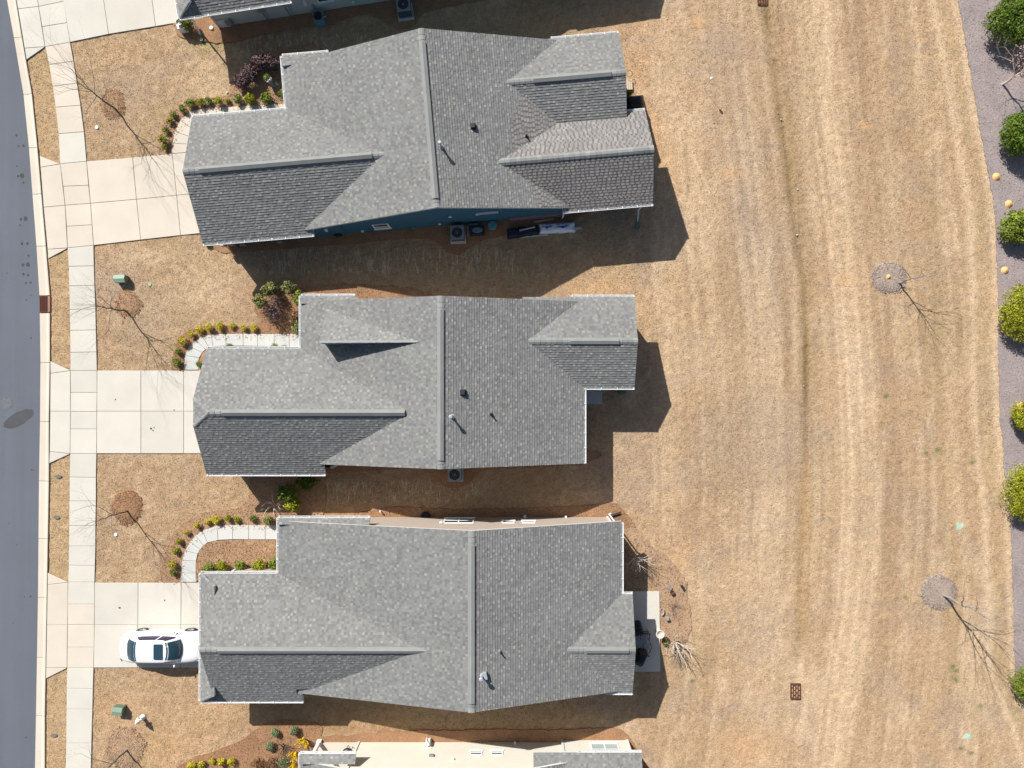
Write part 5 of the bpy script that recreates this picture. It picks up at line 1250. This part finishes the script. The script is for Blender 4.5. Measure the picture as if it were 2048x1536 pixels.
# behind the blue house: wood step, hoop, hose reel
mb = MB()
root = empty('wooden_step', G(1258,171), R(3), label='small wooden slatted step behind the blue house', cat='step')
for k in range(3): s_ = MB(); s_.box((-.12+.12*k,0,.14),(.105,.6,.03)); s_.build('slat', mat('pale_wood', (.55,.44,.30), .8, .1, 5), root)
s_ = MB(); s_.box((0,.22,.06),(.34,.05,.12)); s_.box((0,-.22,.06),(.34,.05,.12)); s_.build('bearer', M['wood'], root)
mb = MB(); mb.tube([(math.cos(t)*.2, math.sin(t)*.17, .35) for t in np.linspace(0, 6.283, 25)], .012, 5); mb.tube([(-.2,0,.35),(-.25,0,0)], .01, 5); simple('hoop_stake', mb, 'dark', G(1258,148,.3)-Vector((0,0,.3)), 'thin dark metal hoop standing off the rear corner of the blue house', 'plant hoop')
big('potted_plant', 1258, 188, .22, .2, .5, 300, .04, 'leaf_green', 81, 'small dark potted plant between the wooden step and the covered grill', 'plant', 3)
# feeder pole
root = empty('feeder_pole', G(1409,178), label='thin pole with a small white feeder standing on the back lawn', cat='bird feeder')
mb = MB(); mb.tube([(0,0,0),(0,0,1.35)], .008, 5); mb.tube([(-.1,0,.1),(0,0,0.1),(.1,0,.1)], .006, 4); mb.build('pole', M['dark'], root)
mb = MB(); mb.lathe([(.001,1.30),(.06,1.30),(.07,1.34),(.07,1.46),(.08,1.47),(.001,1.53)], n=10); mb.build('feeder', M['white'], root)
# utility boxes, hydrant, grates, covers
def pedestal(px, py, rz, label, sx=.62, sy=.42, h_=.5):
    root = empty('utility_box', G(px, py, h_*.6), rz, label=label, cat='utility box', group='green utility boxes on the front lawns'); root.location.z = 0
    b = MB(); b.box((0,0,h_*.42),(sx,sy,h_*.84)); b.build('cabinet', M['green_box'], root)
    t = MB(); t.prism([(-sx*.53,-sy*.53),(sx*.53,-sy*.53),(sx*.53,sy*.53),(-sx*.53,sy*.53)], h_*.84, h_*.9)
    t.add([(-sx*.53,-sy*.53,h_*.9),(sx*.53,-sy*.53,h_*.9),(sx*.53,sy*.53,h_*.9),(-sx*.53,sy*.53,h_*.9),(-sx*.5,0,h_*1.02),(sx*.5,0,h_*1.02)], [(0,1,5,4),(2,3,4,5),(1,2,5),(3,0,4)])
    t.build('lid', mat('green_lid', (.20,.29,.21), .5, .08, 8), root)
    l = MB(); l.box((0,-sy*.54,h_*.5),(.05,.03,.1)); l.build('latch', M['grey_metal'], root)
pedestal(241,558,R(2),'green utility box on the lawn of the blue house, upper one'); pedestal(237,1421,R(-6),'green utility box by the white hydrant, lower one',.55,.45,.5)
root = empty('fire_hydrant', G(286,1434), R(30), label='white fire hydrant on the lower front lawn', cat='fire hydrant')
mb = MB(); mb.lathe([(.001,0),(.17,0),(.17,.05),(.11,.07),(.10,.55),(.14,.57),(.14,.62),(.10,.64),(.08,.74),(.04,.80),(.001,.81)], n=20); mb.build('barrel', M['white'], root, smooth=True)
for a in (0, 90, 180):
    mb = MB(); d = Vector((math.cos(R(a)), math.sin(R(a)), 0)); mb.tube([d*.08+Vector((0,0,.46)), d*.2+Vector((0,0,.46))], .06 if a != 90 else .075, 10); mb.build('nozzle', M['white'], root)
mb = MB(); mb.lathe([(.03,.80),(.035,.86),(.001,.87)], n=6); mb.build('bonnet_nut', M['white'], root)
def storm_grate(px, py, sx, sy, label, cols=6, rows=10, offset=True, kerb=True):
    root = empty('storm_grate', G(px, py), label=label, cat='drain grate'); z = -.02 if kerb else .035
    f = MB(); f.box((0, sy/2, z),(sx+.04,.05,.05)); f.box((0,-sy/2,z),(sx+.04,.05,.05)); f.box((-sx/2,0,z),(.05,sy-.05,.05)); f.box((sx/2,0,z),(.05,sy-.05,.05)); f.build('frame', M['rust'], root)
    p_ = MB(); p_.box((0,0,z-.14),(sx,sy,.02)); p_.build('pit', mat('pit_dark', (.008,.004,.004), .9), root)
    for i in range(1, cols):
        b = MB(); b.box((-sx/2+sx*i/cols,0,z+.003),(.030,sy-.05,.035)); b.build('bar', M['rust'], root)
    c = MB()
    for i in range(cols):
        for j in range(rows):
            y = -sy/2+sy*(j+(.5 if i % 2 else 0)+.25)/rows
            if abs(y) < sy/2-.03: c.box((-sx/2+sx*(i+.5)/cols, y, z),(sx/cols-.03,.024,.028))
    o = c.build('cross_bars', M['rust'], root)
    if kerb: b = MB(); b.box((sx/2+.07,0,z+.05),(.13,sy,.09)); b.build('curb_plate', mat('rust_plate', (.30,.15,.10), .7, .15, 8), root)
    return root
storm_grate(88.5,608,.50,.93,'rust-brown cast iron storm grate in the street gutter'); storm_grate(1590.5,1382,.55,.88,'rusty yard drain grate in the lower back lawn',cols=4,rows=3,kerb=False); storm_grate(1525,0,.55,.5,'rusty yard drain grate at the top edge of the back lawn',cols=4,rows=2,kerb=False)
mc = mat('meter_cover', (.17,.165,.16), .8, .15, 12)
for x, y, l_ in [(117,953,'upper of the two meter covers on the verge beside the beige house'),(114,1035,'lower of the two meter covers on the verge beside the beige house'),(108,1471,'brown meter cover on the verge near the bottom edge')]:
    mb = MB(); n = 20; mb.lathe([(.001,.03),(.11,.03),(.115,.022),(.13,.022),(.135,.035),(.15,.035),(.155,-.02)], n=n, sx=1.25); mb.v = [(a_, b2_*.62, c_) for a_, b2_, c_ in mb.v]; simple('meter_cover', mb, mc, G(x, y), 'oval '+l_ if 'brown' not in l_ else l_, 'meter cover')
for x, y, l_, m_ in [(300,569,'pale green round valve lid flush in the lawn of the middle house',mat('pale_green_lid', (.32,.40,.32), .7)),(194,255,'small white round lid on the lawn under the first bare tree',M['white']),(232,1069,'small white lid on the lawn below the mulch ring',M['white'])]:
    mb = MB(); mb.lathe([(.001,.04),(.09,.04),(.10,.03),(.10,-.02)], n=16); simple('valve_lid', mb, m_, G(x, y), l_, 'valve lid')
# clay mounds
for x, y, r_, l_ in [(1992,354,.20,'orange clay mound on the edge of the grey mulch'),(2017,408,.19,'orange clay mound in grey mulch just above the loose green bush'),(2009,541,.19,'orange clay mound in grey mulch above the big yellow-green bush'),(1776,554,.14,'orange clay mound inside the grey mulch patch of the upper bare tree'),(2040,812,.2,'orange clay mound at the right edge above the small bush')]:
    mb = MB(); rnd = random.Random(x); prof = [(r_*1.3,-.03),(r_*1.05,.02),(r_*.8,.07),(r_*.4,.12),(.001,.14)]; mb.lathe(prof, n=18); mb.v = [(a*(1+.12*rnd.random()), b_*(1+.12*rnd.random()), c_*(1+.2*rnd.random())) for a, b_, c_ in mb.v]
    simple('clay_mound', mb, 'clay', G(x, y)+Vector((0,0,.03)), l_, 'clay mound', smooth=True)
# white planter post at garage corner of the top left house
root = empty('urn_planter', G(362,49,.5), R(10), label='white square pedestal with round urn beside the top left driveway', cat='planter'); root.location.z = 0
mb = MB(); mb.box((0,-.05,.3),(.45,.45,.6)); mb.build('pedestal', M['white'], root)
mb = MB(); mb.lathe([(.14,.6),(.19,.75),(.2,.8),(.16,.8),(.14,.72),(.001,.70)], n=20); mb.build('urn', M['stone'], root)
# statue with round topiary pot in front of the blue house
root = empty('garden_statue', G(547,171), label='small grey garden figure beside the potted topiary ball at the blue house', cat='statue')
mb = MB(); mb.lathe([(.12,0),(.14,.06),(.08,.1),(.09,.25),(.10,.36),(.06,.44),(.05,.47),(.075,.52),(.07,.6),(.001,.64)], n=14); mb.build('figure', M['grey_metal'], root, smooth=True)
mb = MB(); mb.box((.12,.05,.03),(.3,.2,.06), .4); mb.build('base', M['stone'], root)
root = empty('potted_topiary', G(538,160,.4), label='round green topiary ball in a pale rimmed pot before the blue house', cat='potted plant'); root.location.z = 0
mb = MB(); mb.lathe([(.12,0),(.16,.4),(.2,.5),(.2,.54),(.16,.54),(.15,.45),(.001,.45)], n=20); mb.build('pot', M['stone'], root, smooth=True)
o = bpy.data.objects.new('foliage', leaves_mesh('foliage', [(-.03,0,.68,.2,.2,.2)], 500, .03, M['leaf_green'], 5)); COL.objects.link(o); o.parent = root
for x, y, l_ in [(505,176,'pale pebble under the purple bushes, left'),(515,172,'pale pebble under the purple bushes, right'),(455,186,'pale pebble at the edge of the blue house bed'),(358,1473,'')]:
    if l_: mb = MB(); mb.lathe([(.06,0),(.065,.03),(.04,.06),(.001,.065)], n=10); simple('pebble', mb, 'stone', G(x, y)+Vector((0,0,.035)), l_, 'stone')
for i, (x, y) in enumerate([(1556,225),(1562,239),(1595,379),(1594,470),(1607,772)]):
    mb = MB(); r_ = random.uniform(.03,.055); mb.lathe([(r_,0),(r_*1.05,.03),(r_*.6,.06),(.001,.065)], n=8, sy=random.uniform(.6,1.1)); o = simple('pebble', mb, 'stone', G(x, y)+Vector((0,0,-.01)), 'small pale stone lying along the drainage furrow in the back lawn', 'stone', random.uniform(0, 3)); o['group'] = 'pale stones along the furrow'
dv = [o for o in bpy.data.objects if o.name.startswith('driveway')]
for (px, py, r_) in [(303,857,2.2),(307,861,1.6),(309,855,1.2),(349,820,1.4),(232,799,1.5),(330,1200,1.5),(240,1215,2)]:
    r2 = random.Random(px); mb = MB(); pts = [G(px+r_*math.cos(t)*r2.uniform(.7,1.2), py+r_*math.sin(t)*r2.uniform(.7,1.2)) for t in np.linspace(0, 5.7, 10)]; mb.add([(p_.x, p_.y, .054) for p_ in pts], [tuple(range(10))[::-1]]); mb.build('oil_spot', mdark, dv[2 if py < 1000 else 3])
# chair on cream house porch, coiled hose by beige house
root = empty('porch_chair', G(697,1503,.5), R(-15), label='dark curved-back chair on the porch of the cream house', cat='chair'); root.location.z = .14
mb = MB(); mb.lathe([(.001,.38),(.24,.38),(.25,.42),(.001,.44)], n=18); mb.build('seat', M['grey_metal'], root)
mb = MB(); mb.tube([(math.cos(t)*.3, math.sin(t)*.3, .62) for t in np.linspace(-.5, 3.6, 14)], .04, 8); mb.build('back', M['black'], root)
for a in (45,135,225,315): mb = MB(); mb.tube([(math.cos(R(a))*.2, math.sin(R(a))*.2, 0),(math.cos(R(a))*.22, math.sin(R(a))*.22, .4)], .018, 6); mb.build('leg', M['dark'], root)
root = empty('hose_pot', G(852,1030), label='black oval hose reel pot against the north wall of the beige house', cat='hose reel')
mb = MB(); mb.lathe([(.15,0),(.2,.1),(.21,.22),(.17,.24),(.15,.16),(.001,.15)], n=18, sx=1.3); mb.build('pot', M['black'], root)
mb = MB(); mb.tube([(math.cos(t)*.14*1.2, math.sin(t)*.14, .18+.004*t) for t in np.linspace(0, 18, 60)], .016, 5); mb.build('hose', M['dark'], root)
mb = MB(); mb.lathe([(.001,.35),(.05,.34),(.06,.3),(.04,.25),(.02,0)], n=12); simple('path_light', mb, 'white', G(762,1021), 'small white globe light on a stake north of the beige house', 'garden light')
mb = MB(); mb.box((0,0,.3),(.4,.3,.06)); mb.box((0,.15,.5),(.4,.05,.4)); mb.box((-.17,0,.15),(.05,.28,.3)); mb.box((.17,0,.15),(.05,.28,.3)); simple('garden_chair', mb, 'green_box', G(1243,782), 'small green chair beneath the rear eave of the middle house', 'chair', .3)

# ------------------------------------------------------------ white car
paint = mat('white_paint', (.80,.81,.84), .25, 0, spec=.5, coat=.6)
cglass = mat('car_glass', (.02,.055,.075), .05, 0, spec=.9, coat=.3); side_glass = mat('car_side_glass', (.03,.02,.06), .08, 0, spec=.8); rubber = mat('tyre_rubber', (.02,.02,.022), .8)  # reflections put into the glass base colours, teal overall and purple on the sides
alloy = mat('alloy', (.5,.52,.54), .35, 0, metal=.8); lampm = mat('lamp_red', (.3,.01,.01), .2, 0); lampw = mat('lamp_clear', (.55,.58,.6), .1, 0, spec=.8)
car = empty('car', (G(256,0).x, (768-1285)/S, .045), label='white sedan with sunroof parked at the garage of the beige house', cat='car')
def hw(x):   # half width of body along the length
    return np.interp(x, [0,.06,.2,.45,.9,1.6,2.6,3.6,4.2,4.55,4.75,4.82], [.52,.66,.77,.86,.92,.93,.93,.92,.88,.78,.62,.50])
def topz(x): return np.interp(x, [0,.05,.25,.6,1.3,2.9,3.5,3.9,4.4,4.7,4.82], [.80,.93,.97,.99,1.0,1.0,.97,.92,.82,.70,.60])
xs = [0,.03,.08,.2,.35,.5,.66,.8,1.06,1.32,1.5,1.8,2.2,2.6,3.0,3.3,3.52,3.7,3.86,4.02,4.18,4.34,4.5,4.62,4.72,4.79,4.82]
prof = []
b = MB(); ang = 15; rows = []
def arch(x):  # raised lower edge over wheels
    for wx in (1.06, 3.86):
        d = abs(x-wx)
        if d < .37: return .33+math.sqrt(max(.37**2-d*d, 0))*.98-.02
    return .20
for x in xs:
    w_, t_ = float(hw(x)), float(topz(x)); lo = arch(x); row = []
    crown_ = [(0,1),(.35,.998),(.6,.985),(.78,.96),(.88,.915),(.94,.86),(.975,.78),(1.0,.66),(.995,.5),(.975,.3)]
    for f, g_ in crown_: row.append((f*w_, max(t_*g_, lo+.02)))
    row.append((.95*w_, lo)); row.append((.55*w_, lo-.0 if lo < .3 else lo))
    rows.append([(x, y, z) for y, z in row])
k = len(rows[0])
for sgn in (1, -1):
    V_ = [(x, y*sgn, z) for r_ in rows for x, y, z in r_]
    F_ = [((i*k+j), ((i+1)*k+j), ((i+1)*k+j+1), (i*k+j+1)) for i in range(len(rows)-1) for j in range(k-1)]+[tuple(range(k)), tuple((len(rows)-1)*k+j for j in range(k))]
    b.add(V_, F_ if sgn < 0 else [f[::-1] for f in F_])
bo = b.build('body', paint, car, smooth=True)
# greenhouse
base_o = [(.50,.60),(.80,.72),(1.4,.79),(2.4,.80),(3.2,.765),(3.5,.71),(3.68,.40),(3.72,0)]; 
g_ = MB()
bl = [(.44,0),(.46,.35),(.56,.60),(.95,.725),(1.5,.775),(2.3,.785),(2.9,.77),(3.35,.735),(3.55,.62),(3.68,.3),(3.70,0)]
tl = [(1.30,0),(1.31,.30),(1.35,.52),(1.44,.575),(1.6,.60),(2.1,.61),(2.5,.605),(2.66,.59),(2.75,.53),(2.81,.28),(2.83,0)]
def ghz(t): return 1.0-.02+(1.41-.98)*t
loops = []
for t in (0,.25,.5,.75,1.0):
    e = t; L1 = [(bl[i][0]+(tl[i][0]-bl[i][0])*e, bl[i][1]+(tl[i][1]-bl[i][1])*(e**1.15), (.97+(.44)*math.sin(t*math.pi/2*.98)**.9)) for i in range(len(bl))]
    loops.append(L1)
def full(L1): return L1+[(x, -y, z) for x, y, z in L1[-2:0:-1]]
LL = [full(l_) for l_ in loops]; m_ = len(LL[0])
inner1 = [( 2.07+(x-2.07)*.75, y*.75, 1.435) for x, y, z in LL[-1]]; inner2 = [(2.07+(x-2.07)*.3, y*.3, 1.45) for x, y, z in LL[-1]]
V_ = [p_ for l_ in LL+[inner1, inner2] for p_ in l_]; nl = len(LL)+2
F_ = [(i*m_+j, i*m_+(j+1)%m_, (i+1)*m_+(j+1)%m_, (i+1)*m_+j) for i in range(nl-1) for j in range(m_)]+[tuple((nl-1)*m_+j for j in range(m_))]
g_.add(V_, [f[::-1] for f in F_]); cab = g_.build('cabin', paint, car, smooth=True)
def glass_strip(i0, i1, t0, t1, name, m, sgn=0, off=.012):
    """glass over part of the cabin surface between outline stations i0..i1 and heights t0..t1"""
    mb = MB(); ts = np.linspace(t0, t1, 5); grid = []
    st = np.linspace(i0, i1, 11 if i1-i0 < 3 else 9)
    def surf(s_, t):
        i = int(min(max(math.floor(s_), 0), len(bl)-2)); f = s_-i; lt = t*4; a = int(min(math.floor(lt), 3)); g2 = lt-a
        P4 = [Vector(loops[a][i]), Vector(loops[a][i+1]), Vector(loops[a+1][i]), Vector(loops[a+1][i+1])]
        return (P4[0]*(1-f)+P4[1]*f)*(1-g2)+(P4[2]*(1-f)+P4[3]*f)*g2
    sides = [1, -1] if sgn == 0 else [sgn]
    if sgn == 0: # across the car: mirror to join
        seq = [(s_, 1) for s_ in st]+[(s_, -1) for s_ in st[::-1][1:]] if i0 > 2 else [(s_, -1) for s_ in st[::-1]]+[(s_, 1) for s_ in st[1:]]
    else: seq = [(s_, sgn) for s_ in st]
    for s_, sg in seq:
        col_ = []
        for t in ts:
            p_ = surf(s_, t); p_ = Vector((p_.x, p_.y*sg, p_.z)); c0 = Vector((2.07, 0, .7)); n_ = (p_-c0); n_.z = max(n_.z, .3); n_.normalize(); col_.append(p_+n_*off)
        grid.append(col_)
    V2 = [p_ for c_ in grid for p_ in c_]; r_ = len(ts)
    mb.add(V2, [(i*r_+j, (i+1)*r_+j, (i+1)*r_+j+1, i*r_+j+1) for i in range(len(grid)-1) for j in range(r_-1)])
    return mb.build(name, m, car, smooth=True)
glass_strip(0, 2.15, .10, .88, 'rear_window', cglass); glass_strip(8.2, 10, .03, .88, 'windshield', cglass)
for sg in (1, -1):
    glass_strip(3.3, 5.35, .12, .80, 'side_window', side_glass, sg); glass_strip(5.5, 7.5, .12, .80, 'side_window', side_glass, sg)
gapm = mat('panel_gap', (.12,.12,.13), .8, 0)
for (x0, y0, x1, y1) in [(.36,-.62,.36,.62),(4.50,-.55,4.50,.55)]:
    mb = MB(); zz = float(topz(x0))
    mb.tube([(x0+.05*abs(t), y0+(y1-y0)*(t+1)/2, zz*(1-.03*t*t)+.0) for t in np.linspace(-1, 1, 9)], .006, 4); mb.build('panel_gap', gapm, car)
mb = MB(); P_ = [(2.25,-.44),(2.74,-.44),(2.74,.44),(2.25,.44)]; P_ = [(2.25,-.40),(2.29,-.44),(2.70,-.44),(2.74,-.40),(2.74,.40),(2.70,.44),(2.29,.44),(2.25,.40)]; mb.prism(P_, 1.38, 1.468); mb.build('sunroof', cglass, car)
for x in (1.06, 3.86):
    for sg in (1, -1):
        root_w = MB(); root_w.lathe([(.19,-.1),(.30,-.11),(.33,-.08),(.33,.08),(.30,.11),(.19,.1)], n=24)
        root_w.v = [(a+x, c_+sg*.79, b_+.33) for a, b_, c_ in root_w.v]; tyre = root_w.build('wheel', rubber, car, smooth=True)
        r2 = MB(); r2.lathe([(.001,.06),(.05,.08),(.19,.075),(.2,.09),(.21,.085)], n=20)
        for q_ in range(5): a = q_*2*math.pi/5; r2.box((math.cos(a)*.11, math.sin(a)*.11, .09),(.18,.04,.02), a)
        r2.v = [(a+x, sg*(c_+.80), b_+.33) for a, b_, c_ in r2.v]; r2.build('rim', alloy, tyre)
for sg in (1, -1):
    mb = MB(); mb.lathe([(.001,-.06),(.06,-.05),(.09,0),(.06,.05),(.001,.06)], c=(3.22, sg*.98, 1.0), n=12, sx=.7, sy=1.15); mb.tube([(3.22,sg*.80,.98),(3.22,sg*.92,.99)], .03, 6); mb.build('mirror', paint, car, smooth=True)
    mb = MB(); mb.add([(.02,sg*.60,.84),(.14,sg*.745,.85),(.13,sg*.76,.72),(.0,sg*.62,.72)], [(0,1,2,3)]); mb.v = [(x-.01, y*1.03, z) for x, y, z in mb.v]; mb.build('tail_lamp', lampm, car)
    mb = MB(); mb.add([(4.35,sg*.78,.80),(4.60,sg*.70,.76),(4.72,sg*.62,.66),(4.55,sg*.79,.66)], [(0,1,2,3)]); mb.v = [(x+.01, y*1.02, z+.01) for x, y, z in mb.v]; mb.build('headlight', lampw, car)
    mb = MB(); mb.box((2.2, sg*.925, .72),(.14,.02,.03)); mb.box((3.0, sg*.925, .72),(.14,.02,.03)); mb.build('door_handle', paint, car)
mb = MB(); mb.add([(2.96,.24,1.375),(3.12,.24,1.30),(3.12,.46,1.285),(2.96,.46,1.36)], [(0,1,2,3)]); mb.v = [(x, y, z+.03) for x, y, z in mb.v]; mb.build('windshield_card', mat('green_card', (.45,.6,.4), .6), car)
